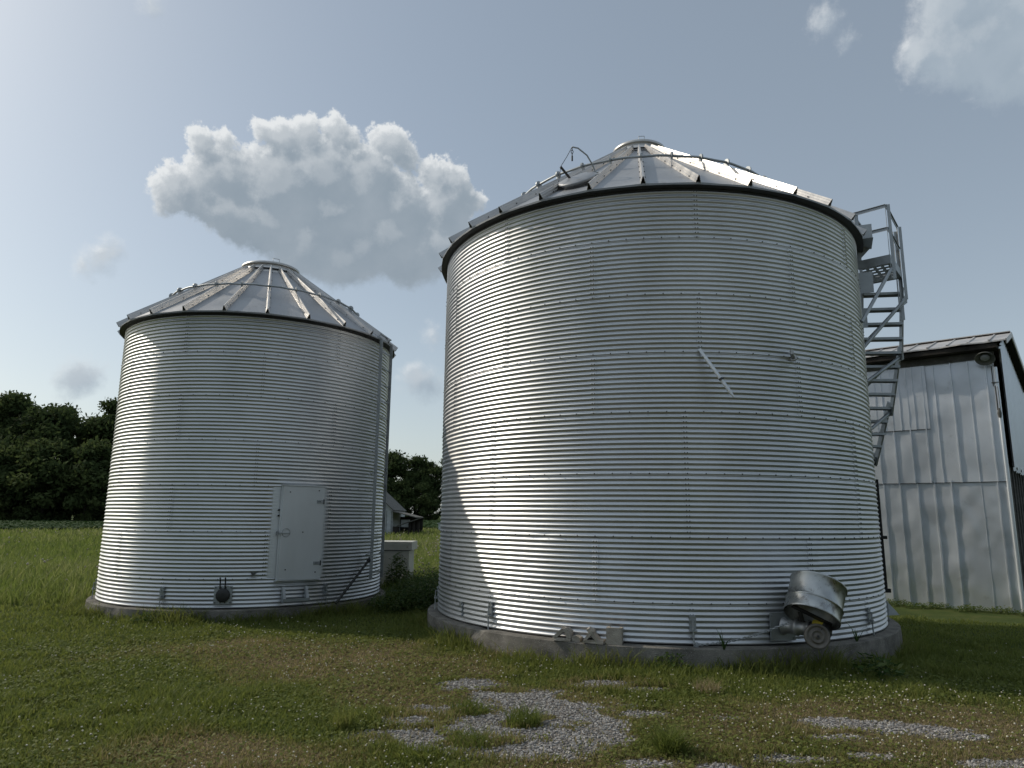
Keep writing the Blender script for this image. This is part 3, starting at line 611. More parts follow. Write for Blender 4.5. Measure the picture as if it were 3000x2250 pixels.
# straight ladder up to the eave
aL = -11.9; X = tan_(aL); Nn = rad(aL); w = .285; lz0, lz1 = .36, 5.30; ro = RS + .14; s = MB()
rails = []
for u in (-w, w):
    t = MB(); a_, b_ = Nn * ro + X * u + Vector((0, 0, lz0)), Nn * ro + X * u + Vector((0, 0, lz1)); t.bar(a_, b_, .012, .065, Nn); t.bar(a_ + X * .02, b_ + X * .02, .045, .008, Nn); rails.append(t)
lad = rails[0].build('ladder_rail', M['steel'], small); rails[1].build('ladder_rail', M['steel'], small); f = None
for k in range(15):
    if f is None:
        t = MB(); t.bar(Nn * (ro - .02) - X * w, Nn * (ro - .02) + X * w, .035, .026); f = o = t.build('rung', M['steel'], lad)
    else: o = f.copy(); col.objects.link(o); o.parent = lad
    o.location = (0, 0, lz0 + .12 + k * .352)
for z in (.9, 2.5, 4.1):
    for u in (-w, w):
        t = MB(); p = Nn * ro + X * u + Vector((0, 0, z)); t.tube([p, Nn * (RS + .01) + X * u * 1.25 + Vector((0, 0, z - .08))], .012, 6); t.build('standoff', M['steel'], lad)
t = MB(); t.bar(Nn * ro - X * w + Vector((0, 0, lz1)), Nn * (RS + .05) - X * w + Vector((0, 0, lz1 + .06)), .03, .03); t.bar(Nn * ro + X * w + Vector((0, 0, lz1)), Nn * (RS + .05) + X * w + Vector((0, 0, lz1 + .06)), .03, .03); t.build('eave_hook', M['steel'], lad)
# torn metal tab
s = MB(); a = -68.3; q = pol(RS + .02, a, .80 - SML[2]); s.add([q, q + Vector((0, 0, -.05)) - tan_(a) * .02 + rad(a) * .05, q + tan_(a) * .10 + Vector((0, 0, .03)) + rad(a) * .01, q - tan_(a) * .05 + Vector((0, 0, .02))], [(0, 1, 2), (0, 3, 1)]); s.build('torn_tab', M['dark_steel'], small)

# ------------------------------------------------------------------ loose things about the bins
s = MB(); s.cyl((-2.842, 14.613, .92), (-3.243, 13.78, .20), .024, 8); s.cyl((-2.842, 14.613, .92), (-2.80, 14.70, .995), .034, 10)
tag(s.build('drain_pipe', M['dark_steel']), 'dark thin pipe leaning on the small bin below its ladder', 'pipe')
s = MB(); s.bar((6.955, 13.6, 2.6), (6.962, 13.6, .58), .03, .05); s.box((6.975, 13.58, .56), (.10, .07, .07)); s.box((6.99, 13.58, 1.52), (.10, .06, .06))
tag(s.build('door_track', M['black']), 'black upright track standing just behind the right edge of the large bin', 'track')
s = MB(); v = [(6.80, 13.55, .52), (7.12, 13.5, .14), (6.75, 13.5, .12)]; s.add(v + [(p[0], p[1] + .03, p[2]) for p in v], [(0, 2, 1), (3, 4, 5), (0, 1, 4, 3), (1, 2, 5, 4), (2, 0, 3, 5)])
tag(s.build('sheet_offcut', M['steel']), 'grey triangular sheet metal offcut on the grass behind the large bin', 'metal sheet')

# unloading auger head bolted to the wall of the large bin
au = thing('auger_head', (3.75, 9.1, .262), 'galvanized auger drive head with tilted drum and belt wheel on the bin wall', 'auger')
A0 = Vector((3.75, 9.1, .262)); WA = lambda x, y, z: Vector((x, y, z)) - A0
af = -74.6; X = tan_(af); Nn = rad(af); fc = Vector((BIG[0], BIG[1], 0)) + Nn * (RB + .03) + Vector((0, 0, .49)) - A0
s = MB(); s.box(fc, (.36, .014, .34), X, Nn)
for u in (-.15, .15):
    for z in (-.14, .14): s.cyl(fc + X * u + Vector((0, 0, z)), fc + X * u + Vector((0, 0, z)) + Nn * .02, .013, 6)
pl = s.build('flange_plate', M['steel'], au)
tc = fc + Vector((0, 0, .01)); ax = (Nn * .85 + X * .53).normalized(); s = MB()
s.lathe([(.10, 0), (.105, .02), (.085, .05), (.082, .16), (.10, .165), (.10, .20), (.088, .21), (.088, .32), (.10, .325), (.10, .35), (.0, .35)], tc, ax, 24); s.build('auger_tube', M['aluminium'], au)
mc = tc + ax * .35; s = MB(); s.lathe([(.085, 0), (.09, .02), (.09, .20), (.075, .23), (.0, .23)], mc, ax, 24)
for k in range(16):
    a_ = k / 16 * 6.283; u_ = ax.cross(Vector((0, 0, 1))).normalized(); w_ = ax.cross(u_); s.bar(mc + ax * .03 + (u_ * math.cos(a_) + w_ * math.sin(a_)) * .093, mc + ax * .19 + (u_ * math.cos(a_) + w_ * math.sin(a_)) * .093, .008, .012)
mot = s.build('motor', M['dark_steel'], au); s = MB(); u_ = (Nn * .5 - X * .5 + Vector((0, 0, .75))).normalized(); u_ = (u_ - ax * u_.dot(ax)).normalized(); s.box(mc + ax * .11 + u_ * .10, (.13, .12, .003), ax, ax.cross(u_), u_); s.build('warning_decal', M['yellow'], mot)
wc = WA(3.665, 8.86, .455); wn = Vector((-.15, -.97, .13)).normalized(); s = MB()
s.lathe([(0, .038), (.020, .038), (.022, .022), (.055, .020), (.060, .030), (.078, .030), (.082, .018), (.112, .018), (.116, .030), (.140, .030), (.146, .022), (.140, .008), (.140, -.006), (.146, -.02), (.13, -.03), (0, -.03)], wc, wn, 40); wh = s.build('belt_wheel', M['wheel'], au)
s = MB(); s.cyl(wc + wn * .03, wc + wn * .06, .014, 8); s.cyl(wc - wn * .16, wc - wn * .02, .03, 10); s.build('axle', M['dark_steel'], wh)
# drum: an open-bottomed sheet barrel leaning to the right
bt = WA(3.655, 8.965, .655); up_ = Vector((.40, .36, .84)).normalized(); s = MB(); r_ = .325
prof = [(r_, 0), (r_ + .006, .012), (r_, .024), (r_, .14), (r_ + .004, .150), (r_ + .014, .162), (r_ + .004, .174), (r_, .185), (r_, .42), (r_ + .010, .43), (r_ + .010, .446), (r_ - .004, .452), (r_ - .01, .44), (r_ * .96, .437), (0, .43)]
s.lathe(prof, bt, up_, 48); s.lathe([(r_ - .006, .0), (r_ - .006, .42), (0, .42)], bt, up_, 48)
dru = s.build('drum', M['drum'], au); sd = (up_.cross(Vector((0, 1, 0)))).normalized()
for v in dru.data.vertices:       # dents in the sheet
    p = v.co - bt; h_ = p.dot(up_); q_ = p - up_ * h_
    if q_.length > .2 and h_ < .43: v.co = v.co - q_.normalized() * (.016 * math.exp(-((q_.normalized() - (Vector((.35, -.94, 0)))).length / .28) ** 2 - ((h_ - .30) / .16) ** 2) + .012 * math.exp(-((q_.normalized() - Vector((.55, -.8, 0))).length / .2) ** 2 - ((h_ - .06) / .06) ** 2) + .004 * float(fbm(np.array(q_.x * 9 + 5), np.array(h_ * 9 + 5), 2)))
s = MB(); s.bar(bt + sd * .15, bt + sd * .15 + up_ * .1 - Vector((0, 0, .2)), .05, .012); s.bar(bt - sd * .12 + Vector((0, -.1, 0)), bt - sd * .1 - up_ * .22, .06, .012); s.box(bt + up_ * .03, (.5, .07, .02), sd, up_.cross(sd), up_); s.build('mount_frame', M['dark_steel'], au)
s = MB(); q = fc + Vector((.12, -.05, .15)); s.tube([q, q + Vector((.06, -.02, .04)), q + Vector((.1, -.02, .0)), q + Vector((.14, -.02, .05))], .008, 6); s.build('spring_hook', M['steel'], au)
# chain from the anchor bolt to the auger
s = MB(); a_, b_ = Vector((2.33, 9.20, .285)), Vector((3.40, 9.03, .585)); nL = 34
for k in range(nL):
    t = (k + .5) / nL; c = a_.lerp(b_, t) - Vector((0, 0, .05 * math.sin(math.pi * t))); d = (b_ - a_).normalized(); u = d.cross(Vector((0, 0, 1))).normalized(); w = d.cross(u)
    if k % 2: u = w
    s.tube([c + d * .024 * math.cos(x_) + u * .012 * math.sin(x_) for x_ in np.linspace(0, 6.283, 8, False)], .0055, 5, closed=True)
for k in range(5):
    c = a_ + Vector((-.02 - .012 * (k % 2), .0, -.01 + .012 * k - .02)); s.tube([c + Vector((.024 * math.cos(x_), .006 * math.sin(2 * x_), .014 * math.sin(x_))) for x_ in np.linspace(0, 6.283, 8, False)], .0055, 5, closed=True)
tag(s.build('chain', M['steel']), 'rusty steel chain stretched from a bin anchor to the auger head', 'chain')

# concrete blocks on the foundation ledge
def jag(mb_o, amt=.008):
    for v in mb_o.data.vertices: v.co += Vector((random.uniform(-1, 1), random.uniform(-1, 1), random.uniform(-1, 1))) * amt
def prism(s, pts, y0, y1, X, Y, Z, c):
    n = len(pts); v = [c + X * p[0] + Z * p[1] + Y * y0 for p in pts] + [c + X * p[0] + Z * p[1] + Y * y1 for p in pts]
    s.add(v, [tuple(range(n)), tuple(range(2 * n - 1, n - 1, -1))] + [(i, i + n, (i + 1) % n + n, (i + 1) % n) for i in range(n)])
Z = Vector((0, 0, 1))
def walls(s, c, sx, sy, sz, t, X, Y, webs=(), broken=0):
    s.box(c + Y * (-sy / 2 + t / 2), (sx, t, sz), X, Y); s.box(c + Y * (sy / 2 - t / 2), (sx, t, sz - broken), X, Y)
    for w in webs: s.box(c + X * w, (t, sy - 2 * t, sz - .002), X, Y)
s = MB(); X = tan_(-104.5); Y = -rad(-104.5); c = Vector((1.335, 9.40, .262 + .100))
walls(s, c, .195, .20, .20, .035, X, Y, (-.08, .08)); o = s.build('concrete_block', M['block'], None, None)
jag(o, .004); tag(o, 'upright whole concrete block, right of two broken ones on the ledge', 'concrete block')
s = MB(); X = tan_(-107.6); Y = -rad(-107.6); c = Vector((1.10, 9.44, .262))
ring = [(-.14, .004), (.12, .004), (.135, .035), (.02, .10), (-.02, .155), (-.06, .135), (-.125, .06), (-.15, .03)]
prism(s, [(-.15, .0), (.11, .0), (.11, .04), (-.15, .04)], -.09, .08, X, Y, Z, c); prism(s, [(-.15, .041), (-.11, .041), (-.01, .14), (-.04, .165)], -.09, .08, X, Y, Z, c); prism(s, [(.005, .041), (.055, .041), (-.075, .19), (-.115, .165)], -.088, .06, X, Y, Z, c); prism(s, [(.112, .0), (.15, .015), (.20, .10), (.165, .11)], -.07, .07, X, Y, Z, c)
o = s.build('concrete_block', M['block']); jag(o, .006); tag(o, 'broken concrete block with crossed webs, middle of the three on the ledge', 'concrete block')
s = MB(); X = tan_(-112); Y = -rad(-112); c = Vector((.73, 9.60, .262))
prism(s, [(-.15, .0), (.08, .0), (.09, .04), (-.15, .04)], -.09, .08, X, Y, Z, c); prism(s, [(-.15, .041), (-.10, .041), (.02, .135), (-.03, .165)], -.09, .08, X, Y, Z, c); prism(s, [(.04, .041), (.085, .041), (.075, .12), (.025, .165), (-.015, .150)], -.085, .07, X, Y, Z, c); prism(s, [(.092, .0), (.20, .0), (.205, .05), (.15, .075), (.095, .055)], -.06, .09, X, Y, Z, c)
o = s.build('concrete_block', M['block']); jag(o, .007); tag(o, 'broken concrete block with a rubble end, left of the three on the ledge', 'concrete block')

# ------------------------------------------------------------------ metal-clad barn on the right
BC = Vector((11.3, 16.3, 0)); LD = Vector((-.762, .648, 0)); RD = Vector((.648, .762, 0)); BN = -RD
barn = thing('barn', BC, 'low barn clad in dented ribbed silver sheets behind the large bin', 'barn')
bp_ = lambda l, d, z, r=0: LD * l + RD * d + Z * z      # l left along the front wall, d back along the side wall
LEN = 4.6; DEP = 4.95
def sheet(name, parent, l0, l1, z0, z1, off, ribs, wav, seed):
    nl, nz = max(2, int((l1 - l0) / .045)), max(2, int((z1 - z0) / .09)); ls = np.linspace(l0, l1, nl); zs = np.linspace(z0, z1, nz); LL, ZZ = np.meshgrid(ls, zs)
    D = -off - wav * (fbm(LL * 2.6 + seed, ZZ * 2.2 + seed * 2, 3) - .5) * 2 - wav * .6 * (fbm(LL * 7 + seed, ZZ * 6, 2) - .5) * (ZZ < 1.6)
    V = np.array([list(bp_(l, d, z)) for l, d, z in zip(LL.ravel(), D.ravel(), ZZ.ravel())]); ii = np.arange(nl * nz).reshape(nz, nl)
    F = np.stack([ii[:-1, :-1], ii[1:, :-1], ii[1:, 1:], ii[:-1, 1:]], -1).reshape(-1, 4)
    sh = link(name, np_mesh(name, V, F, M['barn'], True), parent); e = MB(); e.bar(bp_(l0, -off - .004, z0), bp_(l1, -off - .004, z0), .012, .012)
    for k, (l, w, h) in enumerate(ribs):
        zz = np.arange(z0, z1 + .001, (z1 - z0) / 24); vs = []
        for z in zz:
            j = .004 * (float(fbm(np.array(z * 5 + k), np.array(seed + k * 3.), 2)) - .5) * 4; d0 = -off - wav * float(fbm(np.array(l * 2.6 + seed), np.array(z * 2.2 + seed * 2), 3) - .5) * 2
            for (u, q) in ((-w, -.003), (-w * .55, h), (w * .55, h), (w, -.003)): vs.append(bp_(l + u + j, d0 - q, z))
        fs = [(i * 4 + a, (i + 1) * 4 + a, (i + 1) * 4 + a + 1, i * 4 + a + 1) for i in range(24) for a in range(3)]; r_ = MB(); r_.add(vs, fs, 0, False); r_.build('sheet_rib', M['barn'], sh)
    e.build('sheet_edge', M['dark_steel'], sh)
    return sh
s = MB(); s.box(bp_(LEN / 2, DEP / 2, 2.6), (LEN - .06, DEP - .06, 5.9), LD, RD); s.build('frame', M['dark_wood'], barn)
low = [(2.55, .022, .042), (2.19, .022, .042), (1.80, .022, .042), (1.44, .028, .042), (1.09, .022, .042), (.49, .008, .010), (.17, .022, .042), (2.92, .022, .03), (3.3, .022, .03), (3.7, .022, .03), (4.1, .022, .03)]
sheet('lower_siding', barn, -.02, LEN, -.35, 2.80, .004, low, .022, 3.1)
upr = [(2.57, .020, .038), (2.21, .022, .038), (1.84, .020, .038), (1.49, .024, .038), (1.23, .016, .022), (.86, .022, .038), (.50, .014, .020), (.15, .022, .038), (2.95, .02, .038), (3.32, .02, .038), (3.7, .02, .038), (4.1, .02, .038)]
sheet('upper_siding', barn, -.02, LEN, 2.74, 5.72, .034, upr, .015, 8.7)
sheet('patch_sheet', barn, 1.40, 3.4, 4.04, 5.68, .062, [(1.70, .012, .018), (2.02, .014, .02), (2.41, .014, .02), (2.8, .014, .02)], .008, 5.2)
s = MB(); s.box(bp_(LEN / 2, -.08, 5.70), (LEN + .1, .03, .16), LD, RD); s.build('fascia_board', M['grey_wood'], barn)
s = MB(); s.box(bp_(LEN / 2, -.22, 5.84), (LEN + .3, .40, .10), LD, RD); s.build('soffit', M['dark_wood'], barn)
# roof: a short front slope and a long back slope
ov = .34; s = MB(); nl = 13; ridge = (1.0, 6.40); ev = (-.46, 5.95); bk = (DEP + .1, 5.55); vs = []; ls = np.linspace(-ov, LEN + .3, nl)
for i, l in enumerate(ls):
    j = .03 * math.sin(i * 2.1) - .02 * (i % 3); vs += [bp_(l, ev[0] + j, ev[1] - .01 * (i % 2)), bp_(l, ridge[0], ridge[1]), bp_(l, bk[0], bk[1])]
vs += [p - Z * .03 for p in vs]; n3 = nl * 3; fs = []
for i in range(nl - 1):
    for a in (0, 1): q = (i * 3 + a, i * 3 + a + 1, i * 3 + a + 4, i * 3 + a + 3); fs += [q, tuple(k + n3 for k in q[::-1])]
    fs += [(i * 3, i * 3 + 3, i * 3 + 3 + n3, i * 3 + n3)]
for i in (0, nl - 1):
    for a in (0, 1): fs.append((i * 3 + a, i * 3 + a + 1, i * 3 + a + 1 + n3, i * 3 + a + n3))
s.add(vs, fs); broof = s.build('roof', M['barn_roof'], barn)
for i, l in enumerate(np.arange(-.02, LEN + .2, .42)):
    t = MB(); t.bar(bp_(l, ev[0] - .02, ev[1] + .012), bp_(l, ridge[0], ridge[1] + .012), .035, .022); t.build('roof_seam', M['barn_roof'], broof)
t = MB(); t.bar(bp_(-ov, ridge[0] - .06, ridge[1] + .01), bp_(LEN + .3, ridge[0] - .06, ridge[1] + .01), .16, .02); t.build('ridge_cap', M['barn_roof'], broof)
t = MB(); t.bar(bp_(-ov - .012, ev[0], ev[1] - .05), bp_(-ov - .012, ridge[0], ridge[1] - .05), .02, .12); t.bar(bp_(-ov - .012, ridge[0], ridge[1] - .06), bp_(-ov - .012, bk[0], bk[1] - .06), .02, .14); t.build('rake_trim', M['barn_roof'], broof)
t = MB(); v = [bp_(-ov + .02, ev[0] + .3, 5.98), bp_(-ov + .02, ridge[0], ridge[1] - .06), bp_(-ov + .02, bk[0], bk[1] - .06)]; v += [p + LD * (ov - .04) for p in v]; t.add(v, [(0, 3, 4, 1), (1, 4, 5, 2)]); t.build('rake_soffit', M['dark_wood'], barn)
# side wall: a ribbed hanging sheet above dark framing
vs = []; fs = []; n_ = 100; dd = np.linspace(.10, DEP - .05, n_)
for i, d in enumerate(dd):
    o_ = .13 + .045 * (1 if i % 6 in (0, 1) else 0); zt = np.interp(d, [0, 1.0, DEP], [5.78, 6.28, 5.50]); zb = 3.05 + .06 * math.sin(i * .7) - .02 * (i % 3)
    for z in np.linspace(zb, zt, 6): vs.append(LD * -o_ + RD * d + Z * z)
fs = [(i * 6 + k, (i + 1) * 6 + k, (i + 1) * 6 + k + 1, i * 6 + k + 1) for i in range(n_ - 1) for k in range(5)]
s = MB(); s.add(vs, fs); s.build('side_siding', M['barn'], barn)
for d in np.arange(.15, DEP, .55):
    s = MB(); s.box(LD * -.05 + RD * d + Z * 1.45, (.06, .14, 3.3), LD, RD); s.build('side_board', M['grey_wood'], barn)
s = MB(); s.tube([bp_(-.035, -.02, z) for z in np.arange(-.3, 5.6, .3)], .045, 8); s.build('corner_trim', M['barn'], barn)
# yard lamp under the eave with its conduit
lc = bp_(.10, -.34, 5.60); dn = (BN * .62 - Z * .78).normalized(); s = MB(); s.lathe([(.05, -.10), (.07, -.06), (.09, -.04), (.19, .03), (.205, .06), (.20, .062), (.185, .035), (.08, -.03), (.0, -.03)], lc, dn, 28); lamp = s.build('yard_lamp', M['shade'], barn)
s = MB(); s.lathe([(.06, -.02), (.095, .0), (.10, .03), (.085, .06), (.05, .08), (0, .085)], lc, dn, 20); s.build('lamp_glass', M['glass'], lamp)
s = MB(); s.tube([lc - dn * .08, lc - dn * .14 + RD * .1, bp_(.10, -.06, 5.60)], .02, 8); s.build('lamp_arm', M['steel'], lamp)
s = MB(); s.tube([bp_(.03, -.06, 5.42), bp_(.03, -.06, 4.95)], .010, 6); s.tube([bp_(.0, -.06, 4.95), bp_(-.0, -.06, 4.38)], .010, 6); s.tube([bp_(-.05, -.06, 4.93), bp_(-.05, -.06, 4.4)], .006, 6); s.box(bp_(-.02, -.06, 5.03), (.16, .02, .02), LD, RD); s.tube([bp_(-.03, -.07, 4.42), bp_(-.03, -.09, 4.30), bp_(-.03, -.08, 4.2)], [.02, .045, .03], 10); s.build('conduit', M['grey_wood'], barn)

# ------------------------------------------------------------------ between the bins: tank, shed, weeds
tk = thing('storage_tank', (-3.45, 18.5, 0), 'rust-stained white metal tank with a flanged lid behind the small bin', 'tank')
s = MB(); s.box((0, 0, .50), (1.9, .96, 1.0)); s.build('tank_body', M['white_tank'], tk)
s = MB(); s.box((.012, 0, 1.09), (2.02, 1.04, .19)); lid = s.build('tank_lid', M['white_tank'], tk)
s = MB(); s.box((.012, 0, 1.19), (2.0, 1.02, .012)); s.build('lid_top', M['white_tank'], lid)
s = MB(); s.box((.0, 0, .985), (1.96, 1.0, .014)); s.build('lid_seam', M['dark_steel'], tk)

sz = float(gz(-11, 62)); sh = thing('shed', (-9.8, 60, sz), 'old white board shed with a dark sagging lean-to in the meadow', 'shed')
s = MB(); v = [(-5, 0, 0), (0, 0, 0), (0, 0, 2.05), (-2.5, 0, 4.3), (-5, 0, 2.05)]; s.add([Vector(p) for p in v] + [Vector(p) + Vector((0, 7, 0)) for p in v], [(0, 1, 2, 3, 4), (9, 8, 7, 6, 5)] + [(i, i + 5, (i + 1) % 5 + 5, (i + 1) % 5) for i in range(5)]); s.build('wall', M['white_board'], sh)
for x_ in np.arange(-4.7, .05, .42):
    t = MB(); t.box((x_, -.012, 1.0), (.035, .02, 2.0)); t.build('batten', M['grey_wood'], sh)
s = MB(); s.bar((.12, 3.4, 2.0), (-2.55, 3.4, 4.4), 7.4, .08, (0, 0, 1)); s.bar((-5.12, 3.4, 2.0), (-2.45, 3.4, 4.4), 7.4, .08, (0, 0, 1)); s.build('roof', M['grey_wood'], sh)
s = MB(); s.bar((.02, 2.0, 1.95), (2.05, 2.0, 1.45), 5.0, .07); s.build('lean_to_roof', M['grey_wood'], sh)
s = MB(); s.box((1.0, 4.4, .75), (2.0, .1, 1.5)); s.build('back_wall', M['dark_wood'], sh)
s = MB(); s.box((.95, 1.0, .95), (.75, .04, .62)); s.build('hung_panel', M['white_board'], sh)
s = MB(); s.bar((.5, -.6, .75), (2.55, -.6, 1.45), .9, .06); s.build('slumped_board', M['grey_wood'], sh)
for x_ in (1.5, 1.85, 2.25):
    s = MB(); s.box((x_, -.5, .55), (.16, .14, 1.2)); s.build('post', M['dark_wood'], sh)
s = MB(); s.box((.4, -.4, .3), (.5, .3, .8)); s.build('crate_stack', M['dark_wood'], sh)
fz = float(gz(-6.0, 60)); fb = thing('hive_box', (-5.75, 60, fz), 'tiny white box on a post far out in the field', 'box')
s = MB(); s.box((0, 0, .75), (.4, .4, .5)); s.build('box_body', M['white_board'], fb); s = MB(); s.bar((-.32, 0, 1.0), (.32, 0, 1.12), .5, .05); s.build('box_roof', M['white_board'], fb); s = MB(); s.box((0, 0, .25), (.1, .1, .6)); s.build('post', M['grey_wood'], fb)

def weed_mesh(n, rx, ry, h, leaf, seed, stemmy=.5):
    """stems carrying pointed leaves, filling a low mound"""
    r = np.random.default_rng(seed); a = r.uniform(0, 6.28, n); q = np.sqrt(r.random(n)); x = rx * q * np.cos(a); y = ry * q * np.sin(a)
    z = h * (1 - .55 * q ** 2) * r.random(n) ** (.8); L_ = leaf * r.uniform(.5, 1.3, n); W_ = L_ * r.uniform(.28, .5, n); d = r.uniform(0, 6.28, n); el = r.uniform(-.5, .9, n)
    D = np.stack([np.cos(d) * np.cos(el), np.sin(d) * np.cos(el), np.sin(el)], -1); S = np.stack([-np.sin(d), np.cos(d), r.uniform(-.4, .4, n)], -1); P = np.stack([x, y, z], -1)
    V = np.empty((n, 4, 3)); V[:, 0] = P; V[:, 1] = P + D * L_[:, None] * .45 + S * W_[:, None] / 2; V[:, 2] = P + D * L_[:, None] - np.array([0, 0, 1]) * L_[:, None] * .2; V[:, 3] = P + D * L_[:, None] * .45 - S * W_[:, None] / 2
    return V.reshape(-1, 3), np.arange(4 * n).reshape(-1, 4), np.repeat(r.random(n), 4)
def merge(parts):
    Vs = []; Fs = []; Ts = []; o = 0
    for V, F, T, c in parts: Vs.append(V + np.array(c)); Fs.append(F + o); Ts.append(T); o += len(V)
    return np.concatenate(Vs), np.concatenate(Fs), np.concatenate(Ts)
parts = []
wr = np.random.default_rng(5)
for k in range(46):
    t = wr.random(); x_ = -2.75 + 1.75 * wr.random() + .1; y_ = 14.0 + 4.6 * wr.random()
    if bin_d(x_, y_, BIG, 4.05) < 0 or bin_d(x_, y_, SML, 3.1) < 0: continue
    if y_ > 17.9 and x_ < -2.2: continue
    parts.append((*weed_mesh(520, .42, .42, wr.uniform(.35, .75), .085, 100 + k), (x_, y_, float(gz(x_, y_)))))
V, F, T = merge(parts); tag(link('weed_thicket', np_mesh('weed_thicket', V, F, M['weed'], False, {'tint': T})), 'dense green weeds filling the gap between the two bins', 'weeds', kind='stuff')
def plant(name, loc, n, rx, h, leaf, seed, label, cat='weed', stems=5, mat_='weed'):
    p = thing(name, loc, label, cat); V, F, T = weed_mesh(n, rx, rx, h, leaf, seed)
    link('foliage', np_mesh('foliage', V, F, M[mat_], False, {'tint': T}), p); s = MB(); r = random.Random(seed)
    for k in range(stems):
        a = r.uniform(0, 6.28); q = r.uniform(.1, .7) * rx; s.tube([(q * .3 * math.cos(a), q * .3 * math.sin(a), -.03), (q * .6 * math.cos(a), q * .6 * math.sin(a), h * .5), (q * math.cos(a), q * math.sin(a), h * .92)], [.008, .006, .003], 5)
    st = s.build('stem', M['weed'], p); at = st.data.attributes.new('tint', 'FLOAT', 'POINT'); at.data.foreach_set('value', np.full(len(st.data.vertices), .5, np.float32)); return p
plant('tall_weed', (-2.62, 17.2, float(gz(-2.6, 17.2))), 900, .28, 1.02, .10, 21, 'tall leafy dark weed standing in front of the white tank', stems=7)
plant('broadleaf_weed', (4.33, 8.83, float(gz(4.3, 8.8))), 150, .30, .26, .13, 22, 'broad-leaved weed clump at the foundation under the auger head', stems=6)
plant('ledge_weed', (1.95, 9.04, float(gz(1.95, 9.0))), 120, .20, .26, .09, 23, 'small leafy weed against the middle of the large foundation', stems=4)
plant('creeper', (-6.1, 12.5, float(gz(-6.1, 12.5))), 160, .22, .16, .09, 24, 'low dark weed beside the foundation of the small bin', stems=3)
def tuft_obj(name, loc, n, h, w, lean, label, tint=(.0, .35), spread=.05, mat_='grass'):
    a = rng.uniform(0, 6.28, n); q = spread * np.sqrt(rng.random(n)); V, F, T = blades(q * np.cos(a), q * np.sin(a), h * rng.uniform(.5, 1.1, n), np.full(n, w), rng.uniform(tint[0], tint[1], n), lean, np.zeros(n))
    o = link(name, np_mesh(name, V, F, M[mat_], False, {'tint': T}), None, loc); return tag(o, label, 'grass tuft')
g_ = lambda x, y: (x, y, float(gz(x, y)))
tuft_obj('grass_tuft', g_(1.28, 5.98), 420, .24, .007, 1.1, 'spreading dark green grass tuft right of the main gravel patch', (.05, .3), .10)
tuft_obj('grass_tuft', g_(.14, 6.76), 300, .17, .008, 1.0, 'bushy grass tuft growing in the middle of the gravel patch', (0, .25), .15)
tuft_obj('grass_tuft', g_(-.37, 7.18), 240, .14, .008, 1.0, 'low grass tuft on the upper left side of the gravel patch', (0, .25), .18)
tuft_obj('grass_tuft', g_(-1.42, 6.55), 150, .22, .008, .6, 'upright bright grass tuft left of the main gravel patch', (.3, .5), .10)
tuft_obj('grass_tuft', g_(2.10, 7.95), 150, .16, .007, .9, 'straw-coloured dry grass tuft in front of the chained foundation', (.7, 1.0), .14)
tuft_obj('grass_tuft', g_(-.30, 6.12), 170, .15, .007, 1.2, 'flattened grass tuft at the lower edge of the gravel patch', (0, .3), .16)
def corn(name, loc, h, label):
    n = 8; a = np.linspace(0, 6.28, n, False) + .4; V, F, T = blades(np.zeros(n), np.zeros(n), h * np.linspace(.4, 1, n), np.full(n, .022), np.full(n, .3), .9, np.zeros(n)); o = link(name, np_mesh(name, V, F, M['weed'], False, {'tint': T}), None, loc); return tag(o, label, 'plant')
corn('sprout', (2.62, 9.10, .262), .26, 'spiky sprout growing at the large bin base beside the chain')
corn('sprout', (4.55, 9.75, .262), .28, 'spiky sprout on the foundation ledge right of the auger head')
# longer blades along the foundations
k = 5200; a = np.radians(rng.uniform(-175, -15, k)); rr = 3.90 + rng.random(k) ** 2 * .35; x = BIG[0] + rr * np.cos(a); y = BIG[1] + rr * np.sin(a)
a2 = np.radians(rng.uniform(-170, -10, k)); r2_ = 2.92 + rng.random(k) ** 2 * .35; x = np.concatenate([x, SML[0] + r2_ * np.cos(a2)]); y = np.concatenate([y, SML[1] + r2_ * np.sin(a2)])
dens = fbm(x * 1.6 + 4, y * 1.6 + 8, 3); kk = rng.random(len(x)) < sstep(.38, .62, dens); x, y, dens = x[kk], y[kk], dens[kk]
V, F, T = blades(x, y, (.08 + .22 * rng.random(len(x)) ** 1.5) * (.5 + dens), np.full(len(x), .012), np.clip(.15 + .35 * rng.random(len(x)), 0, 1), .8)
tag(link('edge_grass', np_mesh('edge_grass', V, F, M['grass'], False, {'tint': T})), 'longer untrimmed grass along the bin foundations', 'grass', kind='stuff')
# clover and weeds along the barn foot
parts = []
for k in range(34):
    l = -.6 + 4.2 * wr.random(); d = -.12 - .5 * wr.random(); p = BC + LD * l + RD * d; parts.append((*weed_mesh(90, .22, .22, .14, .07, 300 + k), (p.x, p.y, float(gz(p.x, p.y)))))
V, F, T = merge(parts); tag(link('barn_weeds', np_mesh('barn_weeds', V, F, M['weed'], False, {'tint': T * .6 + .4})), 'low weeds along the foot of the barn wall', 'weeds', kind='stuff')

